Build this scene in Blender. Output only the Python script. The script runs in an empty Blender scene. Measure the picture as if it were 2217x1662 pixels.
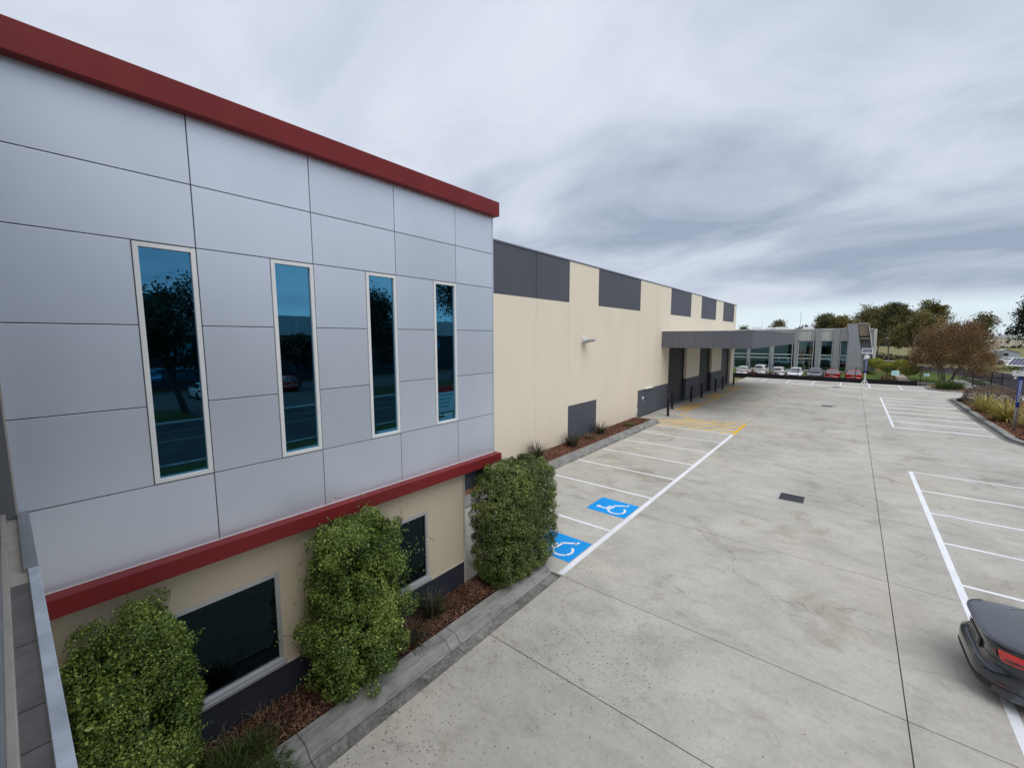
import bpy, bmesh, math, random
import numpy as np
from mathutils import Matrix, Vector
R = math.radians
scn = bpy.context.scene
COL = scn.collection

# ------------------------------------------------------------------ camera
CAMP = (0.0, 0.0, 5.7); YAW, PITCH, ROLL = R(39.12), R(-6.366), R(-0.078)
F_PX, PW, PH = 904.25, 2217.0, 1662.0
_f = np.array([-math.sin(YAW)*math.cos(PITCH), math.cos(YAW)*math.cos(PITCH), math.sin(PITCH)])
_r = np.array([math.cos(YAW), math.sin(YAW), 0.0]); _u = np.cross(_r, _f)
_c, _s = math.cos(ROLL), math.sin(ROLL)
CAMR = np.stack([_c*_r+_s*_u, -_s*_r+_c*_u, -_f], 1)
cd = bpy.data.cameras.new('camera'); cam = bpy.data.objects.new('camera', cd); COL.objects.link(cam)
m4 = Matrix([[*CAMR[i], CAMP[i]] for i in range(3)]+[[0, 0, 0, 1]])
cam.matrix_world = m4
cd.sensor_width = 36; cd.sensor_fit = 'HORIZONTAL'; cd.lens = F_PX/PW*36
cd.clip_start = 0.05; cd.clip_end = 3000
scn.camera = cam

# ------------------------------------------------------------------ world, sun, exposure
SUN_EL, SUN_AZ = R(58), R(120)      # azimuth clockwise from +Y: the glow behind the cloud, ahead-right of the office front
world = bpy.data.worlds.new('World'); scn.world = world; world.use_nodes = True
wn = world.node_tree.nodes; wl = world.node_tree.links; wn.clear()
def WN(t, **k):
    n = wn.new(t)
    for a, b in k.items(): setattr(n, a, b)
    return n
def wmath(op, a, b=None, clamp=False):
    n = WN('ShaderNodeMath', operation=op, use_clamp=clamp)
    for i, v in enumerate((a, b)):
        if v is None: continue
        if isinstance(v, (int, float)): n.inputs[i].default_value = v
        else: wl.new(v, n.inputs[i])
    return n.outputs[0]
def wramp(fac, stops):
    n = WN('ShaderNodeValToRGB'); cr = n.color_ramp
    while len(cr.elements) < len(stops): cr.elements.new(0.5)
    for e, (p, c) in zip(cr.elements, stops): e.position = p; e.color = (*c, 1)
    wl.new(fac, n.inputs[0]); return n.outputs[0]
def wmix(fac, a, b):
    n = WN('ShaderNodeMix', data_type='RGBA')
    wl.new(fac, n.inputs[0]); wl.new(a, n.inputs[6]); wl.new(b, n.inputs[7]); return n.outputs[2]
SKY_STR = 0.1
sky = WN('ShaderNodeTexSky', sky_type='NISHITA', sun_disc=False)
sky.sun_elevation = SUN_EL; sky.sun_rotation = SUN_AZ; sky.air_density = 1.0; sky.dust_density = 1.2
tc = WN('ShaderNodeTexCoord'); sx = WN('ShaderNodeSeparateXYZ'); wl.new(tc.outputs['Generated'], sx.inputs[0])
X_, Y_, Z_ = sx.outputs
zc = wmath('ADD', wmath('MAXIMUM', Z_, 0.0), 0.26)
cmb = WN('ShaderNodeCombineXYZ'); wl.new(wmath('DIVIDE', X_, zc), cmb.inputs[0]); wl.new(wmath('DIVIDE', Y_, zc), cmb.inputs[1])
def wnoise(scale, rot, sc, detail=6, rough=0.5, dist=0.3, off=(0, 0, 0)):
    mp = WN('ShaderNodeMapping'); mp.inputs['Rotation'].default_value = (0, 0, R(rot)); mp.inputs['Scale'].default_value = sc
    mp.inputs['Location'].default_value = off
    wl.new(cmb.outputs[0], mp.inputs[0])
    n = WN('ShaderNodeTexNoise'); n.inputs['Scale'].default_value = scale; n.inputs['Detail'].default_value = detail
    n.inputs['Roughness'].default_value = rough; n.inputs['Distortion'].default_value = dist
    wl.new(mp.outputs[0], n.inputs['Vector']); return n.outputs[0]
n1 = wnoise(1.45, 60, (0.8, 1.2, 1), 9, 0.55, 0.55, (5.3, 4.2, 0))
n2 = wnoise(0.6, 60, (0.75, 1.0, 1), 4, 0.5, 0.6, (9.4, 7.1, 0))
nn = wmath('ADD', wmath('MULTIPLY', n1, 0.55), wmath('MULTIPLY', n2, 0.62))
dark_bias = wmath('MULTIPLY', wmath('SUBTRACT', 1.0, wmath('MULTIPLY', Z_, 1.6, True), True), 0.125)
nn = wmath('SUBTRACT', nn, dark_bias)
cloud = wramp(nn, [(0.37, (3.15, 3.75, 4.85)), (0.45, (4.35, 4.95, 6.05)), (0.52, (5.6, 6.15, 7.15)), (0.63, (6.95, 7.4, 8.25))])
high = wmath('MULTIPLY', wmath('SUBTRACT', Z_, 0.30), 2.2, True)
topc = WN('ShaderNodeRGB'); topc.outputs[0].default_value = (6.6, 7.1, 8.25, 1)
cloud = wmix(wmath('MULTIPLY', high, 0.65), cloud, topc.outputs[0])
edge = wmath('ADD', Z_, wmath('MULTIPLY', wmath('SUBTRACT', n1, 0.5), 0.045))
mask = wmath('DIVIDE', wmath('SUBTRACT', edge, 0.050), 0.028, True)
bandc = WN('ShaderNodeRGB'); bandc.outputs[0].default_value = (7.5, 8.7, 9.5, 1)     # thin bright veil over the open strip
clear = wmix(wmath('ADD', 0.62, wmath('MULTIPLY', n1, 0.4)), sky.outputs[0], bandc.outputs[0])
final = wmix(mask, clear, cloud)
bg = WN('ShaderNodeBackground'); bg.inputs[1].default_value = SKY_STR; wl.new(final, bg.inputs[0])
wo = WN('ShaderNodeOutputWorld'); wl.new(bg.outputs[0], wo.inputs[0])

sd = bpy.data.lights.new('sun', 'SUN'); sun = bpy.data.objects.new('sun', sd); COL.objects.link(sun)
sd.energy = 1.5; sd.angle = R(50); sd.color = (1.0, 0.965, 0.92)
sdir = Vector((math.sin(SUN_AZ)*math.cos(SUN_EL), math.cos(SUN_AZ)*math.cos(SUN_EL), math.sin(SUN_EL)))
sun.rotation_euler = sdir.to_track_quat('Z', 'Y').to_euler()
vs = scn.view_settings; vs.view_transform = 'Standard'; vs.look = 'None'; vs.exposure = 0.12; vs.gamma = 1.0; vs.use_curve_mapping = False
scn.render.engine = 'CYCLES'

# ------------------------------------------------------------------ pixel -> place helpers (photo pixels, 2217 wide)
def ray(u, v): return CAMR @ np.array([(u-PW/2)/F_PX, -(v-PH/2)/F_PX, -1.0])
def on(u, v, ax, val):
    d = ray(u, v); t = (val-CAMP[ax])/d[ax]; return np.array(CAMP)+t*d
def G(u, v, z=0.0): return on(u, v, 2, z)

# ------------------------------------------------------------------ materials
MATS = {}
def newmat(name):
    m = bpy.data.materials.new(name); m.use_nodes = True; MATS[name] = m
    n = m.node_tree.nodes; b = n['Principled BSDF']; return m, n, m.node_tree.links, b
def nd(n, t, **k):
    x = n.new(t)
    for a, b in k.items(): setattr(x, a, b)
    return x
class MT:
    """small node-building helper around one material"""
    def __init__(s, name, rough=0.6, metal=0.0, spec=0.5):
        s.m, s.n, s.l, s.b = newmat(name)
        s.b.inputs['Roughness'].default_value = rough; s.b.inputs['Metallic'].default_value = metal
        s.b.inputs['Specular IOR Level'].default_value = spec
        s.pos = nd(s.n, 'ShaderNodeNewGeometry').outputs['Position']
    def noise(s, scale, detail=4, rough=0.55, dist=0.0, sc=(1, 1, 1), vec=None):
        mp = nd(s.n, 'ShaderNodeMapping'); mp.inputs['Scale'].default_value = sc; s.l.new(vec or s.pos, mp.inputs[0])
        t = nd(s.n, 'ShaderNodeTexNoise'); t.inputs['Scale'].default_value = scale; t.inputs['Detail'].default_value = detail
        t.inputs['Roughness'].default_value = rough; t.inputs['Distortion'].default_value = dist
        s.l.new(mp.outputs[0], t.inputs['Vector']); return t.outputs[0]
    def ramp(s, fac, stops, interp='LINEAR'):
        x = nd(s.n, 'ShaderNodeValToRGB'); cr = x.color_ramp; cr.interpolation = interp
        while len(cr.elements) < len(stops): cr.elements.new(0.5)
        for e, (p, c) in zip(cr.elements, stops):
            e.position = p; e.color = (*c, 1) if hasattr(c, '__len__') else (c, c, c, 1)
        s.l.new(fac, x.inputs[0]); return x.outputs[0]
    def math(s, op, a, b=None, clamp=False):
        x = nd(s.n, 'ShaderNodeMath', operation=op, use_clamp=clamp)
        for i, v in enumerate((a, b)):
            if v is None: continue
            if isinstance(v, (int, float)): x.inputs[i].default_value = v
            else: s.l.new(v, x.inputs[i])
        return x.outputs[0]
    def mix(s, fac, a, b, blend='MIX'):
        x = nd(s.n, 'ShaderNodeMix', data_type='RGBA', blend_type=blend)
        for i, v in ((0, fac), (6, a), (7, b)):
            if isinstance(v, (int, float)): x.inputs[i].default_value = v
            elif isinstance(v, tuple): x.inputs[i].default_value = (*v, 1)
            else: s.l.new(v, x.inputs[i])
        return x.outputs[2]
    def color(s, c):
        if isinstance(c, tuple): s.b.inputs['Base Color'].default_value = (*c, 1)
        else: s.l.new(c, s.b.inputs['Base Color'])
        return s
    def bump(s, h, strength=0.3, dist=0.01):
        x = nd(s.n, 'ShaderNodeBump'); x.inputs['Strength'].default_value = strength; x.inputs['Distance'].default_value = dist
        s.l.new(h, x.inputs['Height']); s.l.new(x.outputs[0], s.b.inputs['Normal']); return s

def paint(name, c, rough=0.5, var=0.10, scale=1.3, spec=0.4, sc=(1, 1, 0.35), bump=0.0, metal=0.0, rand=0.02):
    t = MT(name, rough, metal, spec)
    a = t.noise(scale, 5, 0.6, 0.3, sc); f = t.noise(35, 2, 0.5)
    k = t.ramp(a, [(0.28, 1-var), (0.72, 1+var*0.5)])
    oi_ = nd(t.n, 'ShaderNodeObjectInfo'); rv = t.ramp(oi_.outputs['Random'], [(0.0, 1-rand), (1.0, 1+rand)])
    col = t.mix(1.0, t.mix(1.0, k, c, 'MULTIPLY'), rv, 'MULTIPLY'); t.color(col)
    if bump: t.bump(f, bump, 0.004)
    return t.m

# concrete slabs of the yard
t = MT('yard_concrete', 0.9, 0, 0.08)
base = t.ramp(t.noise(0.30, 7, 0.62, 0.5), [(0.3, (0.40, 0.387, 0.35)), (0.52, (0.48, 0.463, 0.42)), (0.72, (0.55, 0.53, 0.48))])
blot = t.ramp(t.noise(1.5, 7, 0.68, 0.4, (0.75, 1.15, 1)), [(0.33, 0.84), (0.52, 1.0), (0.70, 1.06)]); c = t.mix(0.9, base, blot, 'MULTIPLY')
fine = t.ramp(t.noise(11, 6, 0.75), [(0.30, 0.84), (0.5, 1.0), (0.68, 1.07)]); c = t.mix(0.85, c, fine, 'MULTIPLY')
grit = t.ramp(t.noise(70, 3, 0.7), [(0.30, 0.85), (0.6, 1.05)]); c = t.mix(0.6, c, grit, 'MULTIPLY')
marks = t.ramp(t.noise(3.2, 7, 0.72, 0.9, (0.38, 1.5, 1)), [(0.30, 0.62), (0.37, 1.0)]); c = t.mix(0.7, c, marks, 'MULTIPLY')
stain = t.ramp(t.noise(0.55, 5, 0.6, 0.8), [(0.30, (0.74, 0.71, 0.66)), (0.45, (1, 1, 1))]); c = t.mix(0.85, c, stain, 'MULTIPLY')
warm = t.ramp(t.noise(0.13, 3, 0.5), [(0.45, (1, 1, 1)), (0.70, (1.04, 0.99, 0.92))]); c = t.mix(0.8, c, warm, 'MULTIPLY')
# hairline cracks
nv = nd(t.n, 'ShaderNodeTexNoise'); nv.inputs['Scale'].default_value = 0.9; nv.inputs['Detail'].default_value = 5; t.l.new(t.pos, nv.inputs['Vector'])
add = nd(t.n, 'ShaderNodeVectorMath', operation='ADD'); t.l.new(t.pos, add.inputs[0])
scl = nd(t.n, 'ShaderNodeVectorMath', operation='SCALE'); scl.inputs['Scale'].default_value = 2.4; t.l.new(nv.outputs['Color'], scl.inputs[0]); t.l.new(scl.outputs[0], add.inputs[1])
vo = nd(t.n, 'ShaderNodeTexVoronoi', feature='DISTANCE_TO_EDGE'); vo.inputs['Scale'].default_value = 0.26; t.l.new(add.outputs[0], vo.inputs['Vector'])
line = t.ramp(vo.outputs['Distance'], [(0.0, 0.45), (0.008, 1.0)])
gate = t.ramp(t.noise(0.35, 4, 0.6), [(0.47, 0.0), (0.6, 1.0)])
c = t.mix(t.math('MULTIPLY', gate, 0.8), c, t.mix(1.0, c, line, 'MULTIPLY'))
# gum and leaf specks, thickest by the garden kerb
def specks(scale, r, lo, hi, cell=0.55):
    v = nd(t.n, 'ShaderNodeTexVoronoi', feature='F1'); v.inputs['Scale'].default_value = scale; t.l.new(t.pos, v.inputs['Vector'])
    d = t.ramp(v.outputs['Distance'], [(r*0.7, 1.0), (r, 0.0)])
    sp = nd(t.n, 'ShaderNodeSeparateColor'); t.l.new(v.outputs['Color'], sp.inputs[0])
    keep = t.math('GREATER_THAN', sp.outputs[0], cell)
    area = t.ramp(t.noise(0.33, 3, 0.5), [(lo, 0.0), (hi, 1.0)])
    return t.math('MULTIPLY', t.math('MULTIPLY', d, keep), area)
sxyz = nd(t.n, 'ShaderNodeSeparateXYZ'); t.l.new(t.pos, sxyz.inputs[0])
near_l = t.math('MULTIPLY', t.math('MULTIPLY', t.math('SUBTRACT', -0.5, sxyz.outputs[0]), 0.45, True), t.math('MULTIPLY', t.math('SUBTRACT', 9.5, sxyz.outputs[1]), 0.35, True))
sp1 = t.math('MULTIPLY', specks(15, 0.24, 0.36, 0.52, 0.35), near_l); sp2 = t.math('MULTIPLY', specks(6, 0.12, 0.46, 0.6, 0.55), t.math('ADD', near_l, 0.12, True))
c = t.mix(t.math('MULTIPLY', sp1, 0.75), c, (0.09, 0.075, 0.06)); c = t.mix(t.math('MULTIPLY', sp2, 0.7), c, (0.10, 0.085, 0.07))
t.color(c); t.bump(t.noise(60, 3, 0.6), 0.25, 0.004)

t = MT('kerb_concrete', 0.85, 0, 0.2)
c = t.ramp(t.noise(1.5, 6, 0.65, 0.5), [(0.3, (0.20, 0.20, 0.19)), (0.6, (0.32, 0.32, 0.305)), (0.8, (0.39, 0.38, 0.36))])
c = t.mix(0.7, c, t.ramp(t.noise(6, 6, 0.7, 0.8, (3, 0.4, 3)), [(0.32, 0.45), (0.55, 1.0)]), 'MULTIPLY')
t.color(c); t.bump(t.noise(40, 3), 0.3, 0.005)
t = MT('gutter_concrete', 0.85, 0, 0.2)
c = t.ramp(t.noise(2.0, 6, 0.7, 0.8), [(0.34, (0.12, 0.115, 0.105)), (0.56, (0.27, 0.265, 0.25)), (0.75, (0.36, 0.355, 0.335))])
c = t.mix(0.7, c, t.ramp(t.noise(14, 5, 0.7), [(0.38, 0.5), (0.55, 1.0)]), 'MULTIPLY')
t.color(c); t.bump(t.noise(50, 3), 0.3, 0.005)
t = MT('joint_filler', 0.9); t.color((0.075, 0.07, 0.062)); t = MT('panel_backing', 0.9); t.color((0.15, 0.14, 0.135))
def linepaint(name, c, wear=0.25):
    t = MT(name, 0.75, 0, 0.15)
    w = t.ramp(t.noise(14, 6, 0.75), [(0.30, 1-wear), (0.48, 1.0)]); w2 = t.ramp(t.noise(0.9, 3, 0.5), [(0.3, 0.88), (0.6, 1.0)])
    t.color(t.mix(1.0, t.mix(1.0, w, c, 'MULTIPLY'), w2, 'MULTIPLY')); return t.m
linepaint('worn_line', (0.20, 0.20, 0.20), 0.5); linepaint('white_line', (0.84, 0.86, 0.90)); linepaint('yellow_line', (0.84, 0.50, 0.045), 0.3); linepaint('blue_line', (0.012, 0.33, 0.84), 0.15)
paint('panel_paint', (0.68, 0.74, 0.835), 0.36, 0.09, 0.55, 0.5, (1, 0.8, 0.45), 0.03, 0.45, 0.045)
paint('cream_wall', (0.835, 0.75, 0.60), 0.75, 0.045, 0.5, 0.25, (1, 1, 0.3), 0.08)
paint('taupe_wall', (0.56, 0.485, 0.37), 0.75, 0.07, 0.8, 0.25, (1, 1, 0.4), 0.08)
paint('grey_wall', (0.088, 0.097, 0.119), 0.6, 0.10, 0.8, 0.35)
paint('navy_plinth', (0.030, 0.034, 0.048), 0.6, 0.15, 1.5, 0.3)
paint('red_paint', (0.205, 0.020, 0.022), 0.5, 0.16, 1.1, 0.25, (1, 1.2, 0.5), 0.05)
paint('canopy_clad', (0.125, 0.130, 0.155), 0.38, 0.06, 0.5, 0.5)
paint('capping', (0.17, 0.18, 0.22), 0.4, 0.05)
paint('white_frame', (0.82, 0.84, 0.84), 0.4, 0.06, 3)
paint('alu_frame', (0.50, 0.52, 0.54), 0.35, 0.06, 3, 0.5, metal=0.5)
paint('roller_steel', (0.040, 0.041, 0.045), 0.5, 0.08, 2, 0.5)
paint('black_steel', (0.012, 0.012, 0.014), 0.45, 0.1, 4)
paint('black_fabric', (0.008, 0.008, 0.010), 0.9, 0.2, 4)
paint('soffit_grey', (0.16, 0.165, 0.18), 0.7, 0.05)
paint('roof_sheet', (0.55, 0.56, 0.57), 0.45, 0.08)
paint('galv', (0.36, 0.38, 0.39), 0.42, 0.15, 5, 0.5, metal=0.6)
paint('beige_frame', (0.46, 0.43, 0.38), 0.5, 0.15, 8)
paint('white_box', (0.80, 0.80, 0.78), 0.45, 0.04)
paint('pole_blue', (0.012, 0.055, 0.30), 0.4, 0.05)
paint('white_print', (0.80, 0.82, 0.85), 0.5, 0.02)
paint('timber_tan', (0.50, 0.36, 0.18), 0.7, 0.1)
paint('sign_cyan', (0.55, 0.80, 0.80), 0.5, 0.05); paint('sign_teal', (0.20, 0.52, 0.56), 0.5, 0.05)
paint('rubber', (0.02, 0.02, 0.022), 0.85, 0.1); paint('rim_alloy', (0.42, 0.43, 0.45), 0.3, 0.05, metal=0.8)
paint('tile_grey', (0.17, 0.158, 0.155), 0.6, 0.35, 7, 0.35, (1, 1, 1)); paint('grout', (0.6, 0.58, 0.55), 0.8, 0.1)
paint('sill_angle', (0.60, 0.66, 0.75), 0.45, 0.3, 5, 0.5, (1, 1, 1))
paint('brick_red', (0.28, 0.085, 0.05), 0.85, 0.2, 3); paint('shed_blue', (0.42, 0.47, 0.50), 0.6, 0.06)
paint('solar_cell', (0.035, 0.045, 0.10), 0.2, 0.08, 6, 0.6)
paint('showroom_light', (0.56, 0.55, 0.53), 0.6, 0.22, 1.1, 0.3, (1.6, 1, 0.12)); paint('showroom_grey', (0.34, 0.355, 0.385), 0.6, 0.12, 0.8, 0.3, (1, 1, 0.25))
paint('showroom_tan', (0.26, 0.215, 0.15), 0.6, 0.15, 2)
paint('display_blue', (0.10, 0.42, 0.66), 0.6, 0.15, 0.6)
paint('path_paver', (0.40, 0.34, 0.28), 0.8, 0.15, 2); paint('footpath', (0.42, 0.41, 0.39), 0.85, 0.12, 1.2)
paint('sign_red', (0.42, 0.02, 0.025), 0.5, 0.03); paint('dark_clad', (0.03, 0.033, 0.04), 0.5, 0.1)

def glass(name, tint, rough=0.015):
    t = MT(name, rough, 1.0); t.color(tint)
    w = t.noise(0.6, 2, 0.4); t.bump(w, 0.03, 0.02)
    return t.m
glass('blue_glass', (0.072, 0.245, 0.385)); glass('dark_glass', (0.014, 0.026, 0.032), 0.02)
t = MT('teal_glass', 0.02, 1.0); t.color((0.13, 0.25, 0.30))      # tinted shopfront glass: part mirror, part see-through
tr_ = nd(t.n, 'ShaderNodeBsdfTransparent'); tr_.inputs[0].default_value = (0.42, 0.62, 0.68, 1); mx_ = nd(t.n, 'ShaderNodeMixShader'); mx_.inputs[0].default_value = 0.45
t.l.new(t.b.outputs[0], mx_.inputs[1]); t.l.new(tr_.outputs[0], mx_.inputs[2]); t.l.new(mx_.outputs[0], t.n['Material Output'].inputs[0])
def carpaint(name, c, metal=0.3):
    t = MT(name, 0.28, metal, 0.6); t.b.inputs['Coat Weight'].default_value = 1.0; t.b.inputs['Coat Roughness'].default_value = 0.04; t.color(c); return t.m
carpaint('car_graphite', (0.024, 0.029, 0.044), 0.45); carpaint('car_white', (0.80, 0.80, 0.80), 0.0); carpaint('car_red', (0.36, 0.012, 0.018), 0.15)
carpaint('car_crimson', (0.48, 0.016, 0.022), 0.1); carpaint('car_grey', (0.13, 0.145, 0.17), 0.5); carpaint('car_black', (0.012, 0.012, 0.014), 0.2)
t = MT('car_glass', 0.03, 0.0, 0.9); t.color((0.012, 0.018, 0.02)); t.b.inputs['Coat Weight'].default_value = 1
t = MT('tail_red', 0.12, 0, 0.7); t.color((0.66, 0.010, 0.014)); t.b.inputs['Coat Weight'].default_value = 1
t = MT('tail_dark', 0.15, 0, 0.7); t.color((0.10, 0.003, 0.005)); t.b.inputs['Coat Weight'].default_value = 1
t = MT('trim_black', 0.45); t.color((0.012, 0.012, 0.013))
t = MT('lamp_clear', 0.1, 0, 0.8); t.color((0.6, 0.62, 0.64))
t = MT('plate_grey', 0.4); t.color((0.42, 0.44, 0.44))

# mulch, soil, lawn, terrain, asphalt
def ground(name, stops, scale, bump=0.6, bscale=40, bd=0.03):
    t = MT(name, 0.9, 0, 0.15)
    c = t.ramp(t.noise(scale, 7, 0.7, 0.4), stops); c = t.mix(0.5, c, t.ramp(t.noise(0.4, 3), [(0.35, 0.75), (0.65, 1.1)]), 'MULTIPLY')
    t.color(c); t.bump(t.noise(bscale, 4, 0.7), bump, bd); return t.m
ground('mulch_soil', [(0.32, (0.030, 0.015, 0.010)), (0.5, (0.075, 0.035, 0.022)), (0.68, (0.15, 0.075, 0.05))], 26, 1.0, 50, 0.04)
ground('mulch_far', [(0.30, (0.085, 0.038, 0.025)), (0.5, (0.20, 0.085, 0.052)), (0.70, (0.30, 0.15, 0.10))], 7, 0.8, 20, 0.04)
ground('lawn', [(0.3, (0.050, 0.085, 0.014)), (0.5, (0.095, 0.14, 0.026)), (0.72, (0.15, 0.185, 0.045))], 5, 0.8, 14, 0.06)
ground('rough_lawn', [(0.3, (0.022, 0.030, 0.008)), (0.5, (0.04, 0.052, 0.014)), (0.72, (0.065, 0.078, 0.022))], 5, 0.8, 14, 0.06)
ground('dry_grass', [(0.3, (0.10, 0.10, 0.035)), (0.5, (0.22, 0.20, 0.09)), (0.72, (0.32, 0.28, 0.14))], 0.8, 0.5, 6, 0.08)
ground('asphalt', [(0.3, (0.026, 0.026, 0.030)), (0.5, (0.036, 0.035, 0.039)), (0.72, (0.048, 0.047, 0.050))], 1.2, 0.4, 60, 0.01)
ground('asphalt_pale', [(0.3, (0.05, 0.05, 0.05)), (0.5, (0.065, 0.065, 0.064)), (0.72, (0.085, 0.084, 0.08))], 1.2, 0.4, 60, 0.01)

def leafmat(name, cols, trans=0.35, rough=0.55, scale=1.2):
    m, n, l, b = newmat(name)
    g = nd(n, 'ShaderNodeNewGeometry'); cr = nd(n, 'ShaderNodeValToRGB')
    while len(cr.color_ramp.elements) < len(cols): cr.color_ramp.elements.new(0.5)
    for i, (e, c) in enumerate(zip(cr.color_ramp.elements, cols)): e.position = i/(len(cols)-1); e.color = (*c, 1)
    no = nd(n, 'ShaderNodeTexNoise'); no.inputs['Scale'].default_value = scale; no.inputs['Detail'].default_value = 3; l.new(g.outputs['Position'], no.inputs['Vector'])
    mr = nd(n, 'ShaderNodeMapRange'); mr.inputs[1].default_value = 0.3; mr.inputs[2].default_value = 0.7; mr.inputs[3].default_value = -0.28; mr.inputs[4].default_value = 0.28; l.new(no.outputs[0], mr.inputs[0])
    ad = nd(n, 'ShaderNodeMath', operation='ADD', use_clamp=True); l.new(g.outputs['Random Per Island'], ad.inputs[0]); l.new(mr.outputs[0], ad.inputs[1])
    l.new(ad.outputs[0], cr.inputs[0]); l.new(cr.outputs[0], b.inputs['Base Color'])
    b.inputs['Roughness'].default_value = rough; b.inputs['Specular IOR Level'].default_value = 0.35
    tr = nd(n, 'ShaderNodeBsdfTranslucent'); l.new(cr.outputs[0], tr.inputs[0])
    mx = nd(n, 'ShaderNodeMixShader'); mx.inputs[0].default_value = trans; l.new(b.outputs[0], mx.inputs[1]); l.new(tr.outputs[0], mx.inputs[2])
    l.new(mx.outputs[0], n['Material Output'].inputs[0]); return m
leafmat('hedge_leaf', [(0.028, 0.060, 0.012), (0.085, 0.150, 0.026), (0.195, 0.29, 0.055), (0.42, 0.52, 0.13)], 0.16, 0.34, 1.8)
leafmat('hedge_leaf_dense', [(0.024, 0.046, 0.013), (0.072, 0.112, 0.028), (0.155, 0.21, 0.052), (0.33, 0.38, 0.11)], 0.16, 0.34, 1.5)
leafmat('gum_leaf', [(0.0473, 0.0642, 0.0237), (0.0929, 0.1115, 0.0389), (0.1605, 0.1555, 0.0558), (0.2366, 0.1775, 0.071)], 0.25, 0.6, 0.25)
leafmat('gum_leaf_olive', [(0.079, 0.0878, 0.0281), (0.1492, 0.1439, 0.0421), (0.2369, 0.2018, 0.0597), (0.3071, 0.2106, 0.0737)], 0.25, 0.6, 0.25)
leafmat('dark_leaf', [(0.008, 0.016, 0.008), (0.016, 0.028, 0.013), (0.028, 0.042, 0.018), (0.045, 0.058, 0.024)], 0.2, 0.6, 0.3)
leafmat('autumn_leaf', [(0.10, 0.058, 0.032), (0.20, 0.108, 0.058), (0.27, 0.160, 0.066), (0.33, 0.25, 0.075)], 0.25, 0.7, 0.3)
leafmat('topiary_leaf', [(0.0891, 0.1262, 0.0208), (0.193, 0.2376, 0.0327), (0.3416, 0.3564, 0.0446), (0.4901, 0.4604, 0.0668)], 0.25, 0.6, 1.2)
leafmat('strap_yellow', [(0.195, 0.156, 0.0455), (0.39, 0.325, 0.091), (0.559, 0.468, 0.143), (0.26, 0.247, 0.078)], 0.25, 0.5, 1.0)
leafmat('strap_green', [(0.035, 0.07, 0.018), (0.075, 0.125, 0.03), (0.12, 0.18, 0.045)], 0.25, 0.5, 1.0)
leafmat('strap_dark', [(0.018, 0.026, 0.014), (0.035, 0.045, 0.022), (0.07, 0.075, 0.035), (0.11, 0.085, 0.05)], 0.2, 0.5, 2.0)
leafmat('mauve_leaf', [(0.12, 0.096, 0.08), (0.192, 0.1472, 0.12), (0.256, 0.2, 0.16), (0.176, 0.176, 0.104)], 0.3, 0.8, 0.8)
leafmat('grass_blade', [(0.03, 0.05, 0.012), (0.06, 0.10, 0.02), (0.10, 0.14, 0.03)], 0.3, 0.6, 2.0)
leafmat('dry_blade', [(0.10, 0.075, 0.045), (0.20, 0.16, 0.10), (0.30, 0.25, 0.17)], 0.3, 0.8, 2.0)
leafmat('maroon_leaf', [(0.06, 0.012, 0.014), (0.11, 0.022, 0.025), (0.16, 0.035, 0.035)], 0.2, 0.6, 2.0)
leafmat('chip', [(0.035, 0.018, 0.012), (0.095, 0.042, 0.026), (0.18, 0.085, 0.052), (0.32, 0.19, 0.13)], 0.0, 0.9, 3.0)
paint('bark_grey', (0.19, 0.15, 0.115), 0.9, 0.25, 4); paint('bark_pale', (0.42, 0.33, 0.26), 0.85, 0.25, 3); paint('bark_dark', (0.06, 0.045, 0.035), 0.9, 0.2, 4); paint('twig', (0.27, 0.19, 0.145), 0.9, 0.2, 3)
M = MATS

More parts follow.
